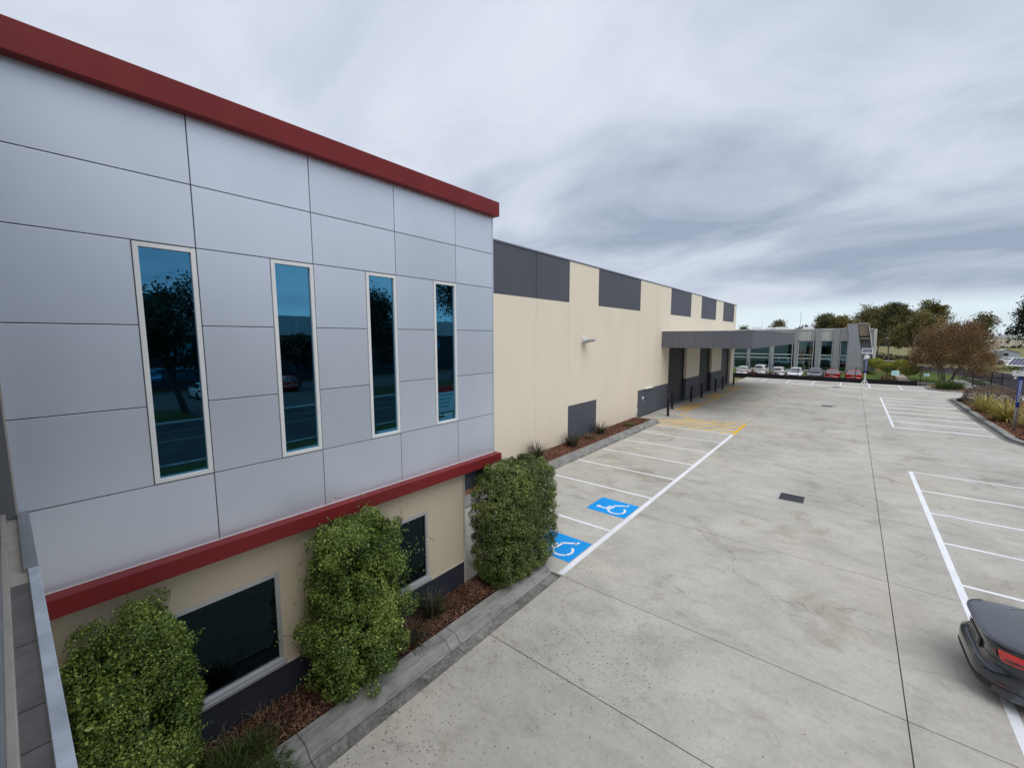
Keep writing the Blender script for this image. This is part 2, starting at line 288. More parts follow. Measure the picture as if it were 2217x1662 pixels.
# ------------------------------------------------------------------ mesh helpers
class MB:
    def __init__(s): s.v = []; s.f = []; s.mi = []
    def add(s, vs, fs, mi=0):
        o = len(s.v); s.v += [tuple(map(float, p)) for p in vs]; s.f += [tuple(i+o for i in f) for f in fs]; s.mi += [mi]*len(fs); return s
    def box(s, x0, x1, y0, y1, z0, z1, mi=0):
        return s.add([(x0, y0, z0), (x1, y0, z0), (x1, y1, z0), (x0, y1, z0), (x0, y0, z1), (x1, y0, z1), (x1, y1, z1), (x0, y1, z1)],
                     [(0, 3, 2, 1), (4, 5, 6, 7), (0, 1, 5, 4), (1, 2, 6, 5), (2, 3, 7, 6), (3, 0, 4, 7)], mi)
    def prism(s, poly, z0, z1, mi=0):
        a = sum(poly[i][0]*poly[(i+1) % len(poly)][1]-poly[(i+1) % len(poly)][0]*poly[i][1] for i in range(len(poly)))
        if a < 0: poly = poly[::-1]
        n = len(poly); vs = [(x, y, z0) for x, y in poly]+[(x, y, z1) for x, y in poly]
        return s.add(vs, [tuple(range(n-1, -1, -1)), tuple(range(n, 2*n))]+[(i, (i+1) % n, n+(i+1) % n, n+i) for i in range(n)], mi)
    def extrude_y(s, prof, y0, y1, mi=0):     # profile of (x, z), solid along y
        a = sum(prof[i][0]*prof[(i+1) % len(prof)][1]-prof[(i+1) % len(prof)][0]*prof[i][1] for i in range(len(prof)))
        if a > 0: prof = prof[::-1]
        n = len(prof); vs = [(x, y0, z) for x, z in prof]+[(x, y1, z) for x, z in prof]
        return s.add(vs, [tuple(range(n-1, -1, -1)), tuple(range(n, 2*n))]+[(i, (i+1) % n, n+(i+1) % n, n+i) for i in range(n)], mi)
    def tube(s, pts, rad, n=8, mi=0, cap=True):
        pts = [np.array(p, float) for p in pts]; rad = rad if hasattr(rad, '__len__') else [rad]*len(pts)
        o = len(s.v); up = None
        for i, p in enumerate(pts):
            d = pts[min(i+1, len(pts)-1)]-pts[max(i-1, 0)]; d = d/(np.linalg.norm(d)+1e-9)
            if up is None: up = np.array([0, 0, 1.]) if abs(d[2]) < 0.9 else np.array([1., 0, 0])
            a = np.cross(d, up); a /= np.linalg.norm(a)+1e-9; b = np.cross(d, a)
            for k in range(n):
                t = 2*math.pi*k/n; s.v.append(tuple(p+rad[i]*(math.cos(t)*a+math.sin(t)*b)))
        for i in range(len(pts)-1):
            for k in range(n):
                s.f.append((o+i*n+k, o+i*n+(k+1) % n, o+(i+1)*n+(k+1) % n, o+(i+1)*n+k)); s.mi.append(mi)
        if cap:
            s.f.append(tuple(o+k for k in range(n-1, -1, -1))); s.mi.append(mi)
            e = o+(len(pts)-1)*n; s.f.append(tuple(e+k for k in range(n))); s.mi.append(mi)
        return s
    def build(s, name, mats, parent=None, smooth=False, bevel=0.0, kind=None, world=True):
        me = bpy.data.meshes.new(name); me.from_pydata(s.v, [], s.f)
        for m in (mats if isinstance(mats, (list, tuple)) else [mats]): me.materials.append(M[m])
        if any(s.mi): me.polygons.foreach_set('material_index', s.mi)
        if smooth: me.polygons.foreach_set('use_smooth', [True]*len(me.polygons))
        me.update()
        o = bpy.data.objects.new(name, me); COL.objects.link(o)
        if bevel:
            b = o.modifiers.new('bevel', 'BEVEL'); b.width = bevel; b.segments = 2; b.limit_method = 'ANGLE'; b.angle_limit = R(40)
        if parent: attach(o, parent, world)
        if kind: o['kind'] = kind
        return o
ORIG = {}
def attach(o, p, world=True):
    o.parent = p
    if world: o.matrix_parent_inverse = Matrix.Translation(-Vector(ORIG.get(p.name, (0, 0, 0))))
def thing(name, loc, label, cat, group=None):
    e = bpy.data.objects.new(name, None); COL.objects.link(e); e.location = loc; e.empty_display_size = 0.3; ORIG[e.name] = tuple(loc)
    e['label'] = label; e['category'] = cat
    if group: e['group'] = group
    return e
def tag(o, label, cat, group=None):
    o['label'] = label; o['category'] = cat
    if group: o['group'] = group
    return o
def box(name, mat, b, parent=None, bevel=0.0, kind=None): return MB().box(*b).build(name, mat, parent, bevel=bevel, kind=kind)
def fast_mesh(name, verts, quads, mat, parent=None, kind=None, smooth=False):
    me = bpy.data.meshes.new(name); nv, nf = len(verts), len(quads); k = quads.shape[1]
    me.vertices.add(nv); me.vertices.foreach_set('co', np.ascontiguousarray(verts, dtype=np.float32).ravel())
    me.loops.add(nf*k); me.loops.foreach_set('vertex_index', np.ascontiguousarray(quads, dtype=np.int32).ravel())
    me.polygons.add(nf); me.polygons.foreach_set('loop_start', np.arange(nf, dtype=np.int32)*k)
    if smooth: me.polygons.foreach_set('use_smooth', np.ones(nf, dtype=bool))
    me.materials.append(M[mat]); me.update(calc_edges=True); me.validate()
    o = bpy.data.objects.new(name, me); COL.objects.link(o)
    if parent: attach(o, parent)
    if kind: o['kind'] = kind
    return o
def unit(a): return a/(np.linalg.norm(a, axis=-1, keepdims=True)+1e-9)
def leaves(P, size, rng, aspect=0.5, droop=0.0, out=None, outw=0.0, fold=0.18):
    """diamond leaves at points P; out = preferred facing; returns verts, quads"""
    n = len(P); d = unit(rng.normal(size=(n, 3)))
    d[:, 2] -= droop; d = unit(d)
    q = rng.normal(size=(n, 3))
    if out is not None: q = q*(1-outw)+out*outw*1.6
    nrm = unit(q-d*(q*d).sum(1, keepdims=True)); s = np.cross(d, nrm)
    L = (size*rng.uniform(0.65, 1.35, n))[:, None]; Wd = L*aspect
    v = np.stack([P-d*L*0.5, P+s*Wd*0.5+nrm*L*fold*0.5, P+d*L*0.5, P-s*Wd*0.5+nrm*L*fold*0.5], 1).reshape(-1, 3)
    return v, np.arange(n*4).reshape(n, 4)
def blades(base, n, rng, L, w, spread, segs=5, bend=1.0, lean=0.35, up=0.9):
    """strap leaves growing from around base (x, y, z)"""
    V = []; Q = []; k = 0
    for i in range(n):
        az = rng.uniform(0, 2*math.pi); r0 = spread*math.sqrt(rng.uniform()); l = L*rng.uniform(0.6, 1.15)
        p = np.array([base[0]+r0*math.cos(az), base[1]+r0*math.sin(az), base[2]]); az2 = az+rng.normal()*0.5
        el = R(90)-abs(rng.normal())*lean-0.12; dirh = np.array([math.cos(az2), math.sin(az2), 0]); side = np.array([-dirh[1], dirh[0], 0])
        b = bend*rng.uniform(0.5, 1.4)
        for j in range(segs+1):
            t = j/segs; ww = w*(1-t**2.2)*rng.uniform(0.9, 1.1)+0.001
            V += [p-side*ww/2, p+side*ww/2+np.array([0, 0, ww*0.25])]
            e = el-b*t*t*1.6; p = p+(dirh*math.cos(e)+np.array([0, 0, math.sin(e)]))*l/segs
        for j in range(segs): Q.append((k+2*j, k+2*j+1, k+2*j+3, k+2*j+2))
        k += 2*(segs+1)
    return np.array(V), np.array(Q)
def copy_tree(o, parent=None):
    c = o.copy(); COL.objects.link(c); c.parent = parent
    for ch in list(o.children): copy_tree(ch, c)
    return c

# ================================================================== SETTING: ground, roads, yard
box('terrain', 'dry_grass', (-900, 900, -700, 1500, -0.6, -0.14), kind='structure')
# verge and lawns (grass sheets, a few centimetres below the yard)
MB().prism([(7.3, -60), (13.0, -60), (10.5, 5), (13.3, 70), (13.3, 90), (7.3, 66)], -0.10, -0.02).build('verge', 'rough_lawn', kind='structure')
MB().prism([(-30, 72.2), (14, 72.2), (13.2, 88), (11, 96), (6, 103), (-10, 107), (-30, 108)], -0.10, -0.03).build('neighbour_lawn', 'lawn', kind='structure')
box('neighbour_carpark', 'asphalt_pale', (-40, 7.2, 67.35, 72.2, -0.10, -0.04), kind='structure')
box('lawn_kerb', 'footpath', (-40, 13.2, 72.0, 72.3, -0.08, 0.03), kind='structure')
box('garden_path', 'path_paver', (5.0, 6.2, 72.3, 86, -0.06, 0.004), kind='structure')
# street: runs beside the yard and bends left behind the far building
inner = [(9.6, -80), (10.55, 5), (13.5, 70), (13.4, 80), (12.6, 90), (10.5, 97), (6, 103), (-10, 108), (-90, 110)]
outer = [(22.0, -80), (22.5, 5), (22.3, 70), (21.0, 88), (19.6, 96.5), (18.0, 105), (14, 112), (4, 118), (-12, 120), (-90, 121)]
MB().prism(inner+outer[::-1], -0.13, -0.09).build('street', 'asphalt', kind='structure')
def strip(path, off, w, z0, z1, name, mat, parent=None, kind=None):
    P = [np.array(p, float) for p in path]; L = []; Rr = []
    for i, p in enumerate(P):
        d = unit(P[min(i+1, len(P)-1)]-P[max(i-1, 0)]); n = np.array([d[1], -d[0]])
        L.append(tuple(p+n*off)); Rr.append(tuple(p+n*(off+w)))
    m = MB()
    for i in range(len(P)-1): m.prism([L[i], L[i+1], Rr[i+1], Rr[i]], z0, z1)
    return m.build(name, mat, parent, kind=kind)
strip(inner, -0.30, 0.30, -0.12, 0.02, 'street_kerb', 'gutter_concrete', kind='structure')
strip(outer, 0.0, 0.30, -0.12, 0.02, 'street_kerb', 'footpath', kind='structure')
strip(inner[:4], -3.2, 1.4, -0.06, 0.0, 'footpath', 'footpath', kind='structure')
street = bpy.data.objects['street']
strip([(16.2, -80), (16.5, 5), (17.6, 70)], 0, 0.12, -0.088, -0.085, 'centre_line', 'worn_line', street)
strip([(19.2, -80), (19.3, 5), (19.8, 66)], 0, 0.10, -0.088, -0.085, 'lane_line', 'worn_line', street)
MB().prism([(22.8, -80), (48, -80), (48, 80), (30, 92), (22.6, 84), (22.6, 70), (22.8, 5)], -0.12, -0.05).build('opposite_verge', 'rough_lawn', kind='structure')
MB().prism([(29, -70), (43, -70), (43, 62), (29, 62)], -0.06, -0.03).build('opposite_carpark', 'asphalt_pale', kind='structure')
box('driveway', 'asphalt_pale', (22.7, 29.2, 9, 19, -0.06, -0.028), kind='structure')

# --- concrete yard: joint bed with one slab per bay
yard = box('concrete_yard', 'joint_filler', (-11.5, 7.2, -2.0, 67.2, -0.25, -0.012), kind='structure')
MB().prism([(7.2, 21), (10.6, 20), (11.4, 37), (7.2, 35)], -0.25, -0.012).build('driveway_apron', 'yard_concrete', kind='structure')
MB().prism([(7.0, 54.5), (12.6, 54.5), (13.1, 63), (7.0, 63.5)], -0.25, -0.008).build('side_apron', 'yard_concrete', kind='structure')
ys = [-2.0, 1.0, 5.54, 8.1, 12.7, 17.1, 21.6, 26.15, 30.7, 35.2, 39.8, 44.3, 48.9, 53.4, 58.0, 62.4, 67.2]
xs = [-11.5, -5.07, 1.02, 7.2]
GAP = 0.009
for i in range(3):
    for j in range(len(ys)-1):
        x0, x1, y0, y1 = xs[i]+GAP, xs[i+1]-GAP, ys[j]+GAP, ys[j+1]-GAP
        if i == 0 and y1 < 7.9: continue
        if i == 0 and y1 < 8.2: x1 = -6.57
        MB().box(x0, x1, y0, y1, -0.2, 0.0).build('slab', 'yard_concrete', yard)
# --- painted markings (sheets 4 mm up)
Z0, Z1 = 0.001, 0.004
def mark(name, mat, poly, z0=Z0, z1=Z1): return MB().prism(poly, z0, z1).build(name, mat, yard)
def bar(name, mat, x0, x1, y0, y1, dz=0): return MB().box(x0, x1, y0, y1, Z0, Z1+dz).build(name, mat, yard)
def seg(name, mat, a, b, w, dz=0):
    a, b = np.array(a), np.array(b); d = unit(b-a); n = np.array([-d[1], d[0]])*w/2
    return mark(name, mat, [tuple(a-n), tuple(b-n), tuple(b+n), tuple(a+n)], Z0, Z1+dz)
bar('bay_front_line', 'white_line', -5.20, -5.05, 8.16, 26.80)
for y in (11.0, 14.25, 16.75, 19.25, 21.8, 24.3, 26.8): bar('bay_line', 'white_line', -9.62, -5.203, y-0.05, y+0.05)
bar('bay_front_line', 'white_line', 2.20, 2.34, -1.0, 24.1)
for y in (5.9, 8.47, 11.03, 13.59, 16.15, 18.72, 21.3, 24.05): bar('bay_line', 'white_line', 2.343, 7.0, y-0.05, y+0.05)
bar('bay_front_line', 'white_line', 2.29, 2.42, 35.5, 52.35)
for k in range(8): bar('bay_line', 'white_line', 2.423, 6.68, 35.6+k*2.382-0.11, 35.6+k*2.382+0.11)
bar('bay_front_line', 'white_line', -11.4, 7.4, 61.28, 61.57); bar('bay_back_line', 'white_line', -11.4, 6.9, 66.5, 66.75)
for k in range(7): bar('bay_line', 'white_line', -11.55+k*2.66+0.0, -11.43+k*2.66, 61.573, 66.497) if k else None
# accessible bays
def accessible(dy):
    bar('blue_square', 'blue_line', -6.60, -5.23, 12.05+dy, 13.26+dy)
    m = MB(); z0, z1 = Z1+0.0008, Z1+0.003
    def s_(a, b, w):
        a, b = np.array(a), np.array(b); d = unit(b-a); n = np.array([-d[1], d[0]])*w/2
        m.prism([(p[0], p[1]+dy) for p in (a-n, b-n, b+n, a+n)], z0, z1)
    m.prism([(-6.33+0.085*math.cos(t), 12.46+dy+0.075*math.sin(t)) for t in np.linspace(0, 2*math.pi, 17)[:-1]], z0, z1)
    s_((-6.25, 12.44), (-5.90, 12.45), 0.075); s_((-6.03, 12.49), (-6.02, 12.72), 0.075); s_((-5.925, 12.49), (-5.90, 12.80), 0.08)
    s_((-5.93, 12.80), (-5.58, 13.02), 0.08); s_((-5.60, 12.94), (-5.54, 13.11), 0.075)
    def arc(a0, a1):
        o = []; i_ = []
        for t in np.linspace(R(a0), R(a1), 14):
            o.append((-5.70+0.305*math.cos(t), 12.49+dy+0.315*math.sin(t))); i_.append((-5.70+0.235*math.cos(t), 12.49+dy+0.245*math.sin(t)))
        for k in range(13): m.prism([o[k], o[k+1], i_[k+1], i_[k]], z0, z1)
    arc(205, 318); arc(324, 415)
    m.build('wheelchair_symbol', 'white_line', yard)
accessible(0); accessible(-3.32)
# yellow hatch, doors' keep-clear lines
bar('hatch_edge', 'yellow_line', -5.21, -5.04, 26.83, 30.75)
seg('hatch_edge', 'yellow_line', (-10.5, 28.2), (-8.3, 30.0), 0.10); seg('hatch_edge', 'yellow_line', (-8.3, 30.03), (-5.22, 30.68), 0.10, 0.001)
for x0, y0, x1, y1 in ((-10.15, 27.75, -8.0, 30.0), (-9.55, 26.92, -7.5, 30.1), (-8.65, 26.92, -6.7, 30.25), (-7.70, 26.92, -5.75, 30.45), (-6.75, 26.92, -5.23, 29.65), (-5.85, 26.92, -5.23, 28.1)):
    seg('hatch_bar', 'yellow_line', (x0, y0), (x1, y1), 0.17, -0.001)
seg('keep_clear_line', 'yellow_line', (-8.35, 30.05), (-9.66, 31.8), 0.09, 0.0015); seg('keep_clear_line', 'yellow_line', (-9.66, 31.83), (-9.62, 33.5), 0.09); 
seg('keep_clear_line', 'yellow_line', (-9.62, 33.5), (-9.50, 56.1), 0.13, 0.0005)
for y in (34.0, 35.1, 36.2, 37.35, 41.9, 43.1, 44.25, 45.4, 49.9, 51.0, 52.1, 53.2): bar('keep_clear_bar', 'yellow_line', -10.75, -9.68, y-0.25, y+0.25)
seg('keep_clear_line', 'yellow_line', (-10.45, 31.9), (-10.2, 32.15), 0.2)
# --- kerbs: one piece per cast length
def kerb_run(name, prof, ys_, mat='kerb_concrete'):
    k = MB().extrude_y([(x*0.98+prof[0][0]*0.02, z-0.01) for x, z in prof], ys_[0]+0.01, ys_[-1]-0.01).build(name, 'joint_filler', kind='structure')
    for a, b in zip(ys_[:-1], ys_[1:]): MB().extrude_y(prof, a+0.004, b-0.004).build('kerb_stone', mat, k, bevel=0.012)
    return k
off = lambda p, dx: [(x+dx, z) for x, z in p]
KP = [(-5.30, -0.18), (-5.30, 0.012), (-5.335, 0.02), (-5.43, 0.135), (-5.47, 0.15), (-5.73, 0.152), (-5.73, -0.18)]
kerb_run('garden_kerb', KP, [-0.02, 2.2, 4.75, 5.0, 7.4, 8.05])
gut = kerb_run('gutter', [(-5.078, -0.2), (-5.078, -0.001), (-5.2, -0.006), (-5.297, 0.006), (-5.297, -0.2)], [-0.02, 2.2, 4.9, 7.5, 8.05], 'gutter_concrete')
KP2 = [(-9.86, -0.1), (-9.86, 0.02), (-9.90, 0.03), (-9.98, 0.135), (-10.02, 0.15), (-10.27, 0.152), (-10.27, -0.1)]
kerb_run('wall_kerb', KP2, [8.0, 10.4, 12.8, 15.2, 17.6, 20.0, 22.4, 24.8, 27.2, 27.95])
kerb_run('wall_gutter', [(-9.66, -0.1), (-9.66, 0.006), (-9.75, 0.008), (-9.857, 0.018), (-9.857, -0.1)], [8.0, 12.8, 17.6, 22.4, 27.7], 'gutter_concrete')
MB().box(-11.5, -10.275, 27.8, 27.95, -0.1, 0.13).build('bed_end_kerb', 'kerb_concrete', bpy.data.objects['wall_kerb'])
# right-hand bed with curved kerb
def arcpts(cx, cy, r, a0, a1, n=9): return [(cx+r*math.cos(R(a)), cy+r*math.sin(R(a))) for a in np.linspace(a0, a1, n)]
bedpath = [(14.0, 31.0)]+arcpts(11.1, 35.2, 4.05, -80, -180, 12)+[(7.08, 38), (7.06, 41), (7.08, 44), (7.12, 47), (7.16, 50), (7.2, 53)]+arcpts(8.3, 54.0, 1.1, 180, 95, 7)+[(12.4, 55.3)]
rk = strip(bedpath, 0.03, 0.26, -0.1, 0.10, 'bed_kerb', 'joint_filler', kind='structure')
for i in range(len(bedpath)-1): strip(bedpath[i:i+2], 0.0, 0.32, -0.1, 0.15, 'kerb_stone', 'kerb_concrete', rk)
strip(bedpath, -0.28, 0.27, -0.02, 0.006, 'bed_gutter', 'gutter_concrete', rk)
inner_bed = [(x+0.25, y) for x, y in bedpath[2:]]
MB().prism([(7.35, 36.2), (7.35, 53.6), (8.2, 54.7), (12.1, 55.0), (11.2, 37.0), (11.4, 32.6), (9.6, 32.4), (8.2, 33.6)], -0.05, 0.12).build('street_bed', 'mulch_far', kind='structure')
bed2 = [(6.95, 66.9), (6.95, 64.2)]+arcpts(8.2, 64.0, 1.25, 180, 265, 6)+[(12.9, 62.6)]
k2 = strip(bed2, 0.03, 0.22, -0.1, 0.08, 'bed_kerb', 'joint_filler', kind='structure')
for i in range(len(bed2)-1): strip(bed2[i:i+2], 0.0, 0.3, -0.1, 0.12, 'kerb_stone', 'kerb_concrete', k2)
MB().prism([(7.2, 66.9), (7.2, 64.3), (8.3, 63.0), (12.9, 62.9), (13.2, 66.9)], -0.05, 0.10).build('corner_bed', 'mulch_far', kind='structure')
# planting beds by the buildings
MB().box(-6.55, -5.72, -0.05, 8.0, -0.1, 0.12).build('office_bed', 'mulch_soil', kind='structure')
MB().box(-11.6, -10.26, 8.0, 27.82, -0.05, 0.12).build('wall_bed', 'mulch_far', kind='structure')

# ================================================================== OFFICE BUILDING
XF = -6.5
off_b = thing('office_building', (-9.0, 3.5, 0), 'two-storey office with blue-grey panels, four slot windows and red trim bands', 'building')
# carcass (behind the cladding)
MB().box(-13.0, -6.56, -6.0, 6.33, 0.0, 2.74).build('lower_core', 'navy_plinth', off_b)
MB().box(-13.0, -6.535, -6.0, 7.28, 2.76, 8.40).build('upper_core', 'panel_backing', off_b)
MB().box(-13.0, -6.50, 7.285, 7.32, 2.78, 8.40).build('side_wall', 'panel_paint', off_b)
MB().box(-6.62, -6.54, 6.335, 7.27, 2.28, 2.74).build('lintel', 'grey_wall', off_b)
box('soffit', 'soffit_grey', (-13.0, -6.46, 6.34, 7.30, 2.742, 2.757), off_b)
YJ = [-0.05, 1.69, 3.17, 4.67, 6.15, 7.282]; ZJ = [2.985, 3.91, 4.88, 5.85, 6.82, 7.58, 8.40]
WIN = [(1.075, 1.685), (2.555, 3.165), (4.055, 4.665), (5.535, 6.145)]
g_ = 0.006
def panel(y0, y1, z0, z1): MB().box(-6.534, XF, y0+g_, y1-g_, z0+g_, z1-g_).build('wall_panel', 'panel_paint', off_b, bevel=0.003)
for i in range(5):
    for k in (0, 4, 5): panel(YJ[i], YJ[i+1], ZJ[k], ZJ[k+1])
    for k in (1, 2, 3):
        panel(YJ[i], WIN[i][0] if i < 4 else YJ[i+1], ZJ[k], ZJ[k+1])
def framed_window(parent, x, y0, y1, z0, z1, fw, mat_f, mat_g, depth=0.05, sill=0.0):
    m = MB(); xo = x+0.012
    for b in ((y0, y0+fw, z0, z1), (y1-fw, y1, z0, z1), (y0+fw, y1-fw, z0, z0+fw), (y0+fw, y1-fw, z1-fw, z1)): m.box(x-depth, xo, *b)
    w = m.build('window', mat_f, parent, bevel=0.003)
    MB().box(x-depth+0.004, x-0.025, y0+fw, y1-fw, z0+fw, z1-fw).build('pane', mat_g, w)
    if sill:
        MB().box(x-0.02, x+0.07, y0-0.02, y1+0.02, z0-0.045, z0-0.002).build('sill', mat_f, w, bevel=0.004)
        MB().box(x+0.005, x+0.055, y0, y1, z0+0.0, z0+0.03).build('sill_track', 'alu_frame', w)
    return w
for a, b in WIN: framed_window(off_b, XF, a+0.004, b-0.004, ZJ[1]+0.012, ZJ[4]-0.012, 0.052, 'white_frame', 'blue_glass', 0.034)
# red bands
MB().box(-12.9, -6.35, -6.0, 7.37, 8.385, 8.69).build('parapet', 'red_paint', off_b, bevel=0.006)
MB().box(-6.60, -6.31, -0.05, 7.36, 2.765, 2.978).build('ledge', 'red_paint', off_b, bevel=0.006)
MB().box(-6.505, -6.49, -0.05, 7.28, 2.9785, 2.988).build('ledge_sealant', 'white_frame', off_b)
# ground floor wall with its windows
LW = [(0.92, 2.40), (4.02, 5.27)]
cuts = [-0.05, LW[0][0], LW[0][1], LW[1][0], LW[1][1], 6.28]
XL = -6.53
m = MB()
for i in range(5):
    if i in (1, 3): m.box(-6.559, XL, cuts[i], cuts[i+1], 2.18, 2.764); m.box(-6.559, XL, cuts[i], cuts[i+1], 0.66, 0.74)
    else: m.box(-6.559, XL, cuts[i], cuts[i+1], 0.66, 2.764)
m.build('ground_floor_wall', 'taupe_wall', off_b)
MB().box(-6.60, -6.51, 6.282, 6.33, 0.12, 2.764).build('corner_trim', 'beige_frame', off_b)
MB().box(-6.559, -6.522, -0.05, 6.281, 0.05, 0.655).build('plinth', 'navy_plinth', off_b)
MB().box(-6.559, -6.500, -0.05, 6.281, 0.6555, 0.675).build('plinth_cap', 'beige_frame', off_b)
for a, b in LW: framed_window(off_b, XL, a, b, 0.745, 2.178, 0.06, 'alu_frame', 'dark_glass', 0.03, 0.05)
# camera-side wing: wall, sill, tiles, window track
MB().box(-6.53, 3.0, -6.0, -0.13, 0.0, 3.86).build('wing_wall', 'cream_wall', off_b)
MB().box(-6.49, 3.0, -6.0, -0.20, 3.861, 9.0).build('wing_glazing', 'dark_glass', off_b)
sl = MB().box(-6.49, 3.0, -0.128, 0.045, 3.70, 3.895).build('window_sill', 'beige_frame', off_b)
MB().box(-4.85, 2.9, 0.004, 0.062, 3.86, 3.925).build('sill_angle', 'sill_angle', sl, bevel=0.003)
MB().box(-6.49, -4.86, -0.02, 0.062, 3.86, 3.932).build('sill_block', 'galv', sl, bevel=0.004)
MB().box(-4.62, 2.8, -0.10, 0.002, 3.896, 3.901).build('grout_bed', 'grout', sl)
for a, b in ((-4.6, -3.66), (-3.645, -2.99), (-2.975, -2.67), (-2.655, -2.1), (-2.085, -1.5)): MB().box(a, b, -0.095, 0.0, 3.9, 3.912).build('tile', 'tile_grey', sl, bevel=0.002)
MB().box(-6.485, 2.8, -0.124, -0.088, 3.896, 3.97).build('window_rail', 'beige_frame', sl, bevel=0.004)
for x0, y, z in ((-5.9, -0.132, 4.02), (-5.3, -0.128, 4.0), (-4.8, -0.136, 4.05), (-4.2, -0.130, 4.01)):
    MB().tube([(x0, y, z), (2.5, y, z)], 0.007, 8).build('rod', 'galv', sl, smooth=True)
MB().box(-6.49, -6.40, -0.12, -0.022, 3.90, 8.4).build('window_jamb', 'soffit_grey', off_b)
MB().box(-6.487, -6.43, -0.02, -0.006, 3.93, 8.4).build('jamb_cover', 'beige_frame', off_b)

# ================================================================== WAREHOUSE
XW = -11.55
wh = thing('warehouse', (-20, 35, 0), 'long cream precast warehouse with dark grey squares along its parapet', 'warehouse')
PY = [7.35, 10.0, 12.98, 16.0, 18.93, 22.12, 25.1, 28.25, 31.35, 34.45]
for a, b in zip(PY[:-1], PY[1:]):
    zt = 7.49 if any(p-0.05 <= a and b <= q+0.05 for p, q in ((12.98, 18.93), (22.12, 28.25))) else 9.58
    zb = 0.0 if b <= 28.3 else 1.95
    if (a, b) == (18.93, 22.12): zb = 2.05
    MB().box(XW-0.16, XW, a+0.005, b-0.005, zb, zt).build('wall_panel', 'cream_wall', wh, bevel=0.004)
MB().box(XW-0.16, XW-0.004, 18.95, 22.1, 0.0, 2.045).build('access_panel', 'grey_wall', wh, bevel=0.004)
MB().box(XW-0.16, XW-0.004, 28.27, 30.66, 0.0, 1.945).build('personnel_door', 'grey_wall', wh, bevel=0.003)
MB().box(XW-0.03, XW+0.03, 29.28, 29.42, 1.02, 1.10).build('door_lever', 'galv', bpy.data.objects['personnel_door']); MB().box(XW-0.006, XW+0.004, 29.08, 29.36, 1.25, 1.42).build('door_notice', 'white_print', bpy.data.objects['personnel_door'])
MB().box(XW-0.02, XW+0.16, 29.5, 30.85, 1.955, 2.0).build('door_hood', 'white_frame', wh)
MB().box(XW-0.16, XW-0.004, 30.68, 34.43, 0.0, 1.945).build('dado', 'grey_wall', wh, bevel=0.003)
DOORS = [(34.5, 39.25), (43.35, 47.95), (52.1, 56.75)]; PIERS = [(39.25, 43.35), (47.95, 52.1), (56.75, 58.55)]
for i, (a, b) in enumerate(PIERS):
    MB().box(XW-0.35, XW, a+0.004, b-0.004, 1.955 if i < 2 else 0.0, 5.6).build('pier', 'cream_wall', wh, bevel=0.004)
    if i < 2: MB().box(XW-0.35, XW-0.003, a+0.004, b-0.004, 0.0, 1.95).build('dado', 'grey_wall', wh, bevel=0.004)
for a, b in DOORS:
    m = MB(); n = 46; h = 5.2/n
    V = []; F = []
    for k in range(n*4+1):
        z = k*h/4; x = XW-0.30+0.026*math.sin(k*math.pi/2)
        V += [(x, a+0.06, z), (x, b-0.06, z)]
    for k in range(n*4): F.append((2*k, 2*k+1, 2*k+3, 2*k+2))
    m.add(V, F).build('roller_door', 'roller_steel', wh, smooth=True)
    d = bpy.data.objects
    for y in (a+0.03, b-0.03): MB().box(XW-0.34, XW-0.24, y-0.029, y+0.029, 0.0, 5.2).build('door_guide', 'black_steel', wh)
    MB().box(XW-0.36, XW-0.02, a+0.062, b-0.062, 0.001, 0.035).build('door_threshold', 'galv', wh)
zz = [(34.45, 39.85), (39.85, 43.12), (43.12, 48.68), (48.68, 51.82), (51.82, 57.3), (57.3, 58.55)]
for i, (a, b) in enumerate(zz): MB().box(XW-0.16, XW, a+0.004, b-0.004, 5.605, 7.49 if i % 2 == 0 else 9.58).build('wall_panel', 'cream_wall', wh, bevel=0.004)
for a, b in ((12.98, 15.99), (16.01, 18.93), (22.12, 25.09), (25.11, 28.25), (34.47, 39.83), (43.14, 48.66), (51.84, 57.28)):
    MB().box(XW-0.16, XW-0.006, a+0.004, b-0.004, 7.50, 9.58).build('accent_panel', 'grey_wall', wh, bevel=0.004)
MB().box(XW-0.25, XW+0.03, 7.3, 58.6, 9.585, 9.65).build('parapet_capping', 'capping', wh, bevel=0.004)
MB().box(-40, XW-0.37, 7.36, 58.5, 0.0, 9.40).build('warehouse_core', 'joint_filler', wh)
MB().box(-40, XW-0.165, 58.505, 58.55, 0.0, 9.55).build('end_wall', 'cream_wall', wh)
# canopy
cn = MB().box(XW, -5.40, 32.72, 59.1, 4.93, 5.02).build('canopy', 'soffit_grey', wh)
MB().box(XW, -5.42, 32.70, 59.12, 5.95, 6.0).build('canopy_roof', 'roof_sheet', cn)
cxs = [-11.55, -10.27, -9.04, -7.80, -6.55, -5.33]
for a, b in zip(cxs[:-1], cxs[1:]): MB().box(a+0.006, b-0.006, 32.62, 32.66, 4.89, 6.10).build('fascia_panel', 'canopy_clad', cn, bevel=0.004)
cys = [32.665, 36.2, 39.7, 43.2, 46.7, 50.2, 53.7, 57.1, 59.15]
for a, b in zip(cys[:-1], cys[1:]): MB().box(-5.37, -5.335, a+0.006, b-0.006, 4.89, 6.10).build('fascia_panel', 'canopy_clad', cn, bevel=0.004)
MB().box(-11.545, -5.34, 32.665, 32.69, 4.94, 6.08).build('fascia_back', 'trim_black', cn); MB().box(-5.40, -5.375, 32.70, 59.1, 4.94, 6.08).build('fascia_back', 'trim_black', cn)
MB().box(-11.545, -5.30, 32.60, 32.70, 6.103, 6.15).build('canopy_capping', 'capping', cn); MB().box(-5.40, -5.30, 32.703, 59.17, 6.103, 6.15).build('canopy_capping', 'capping', cn)
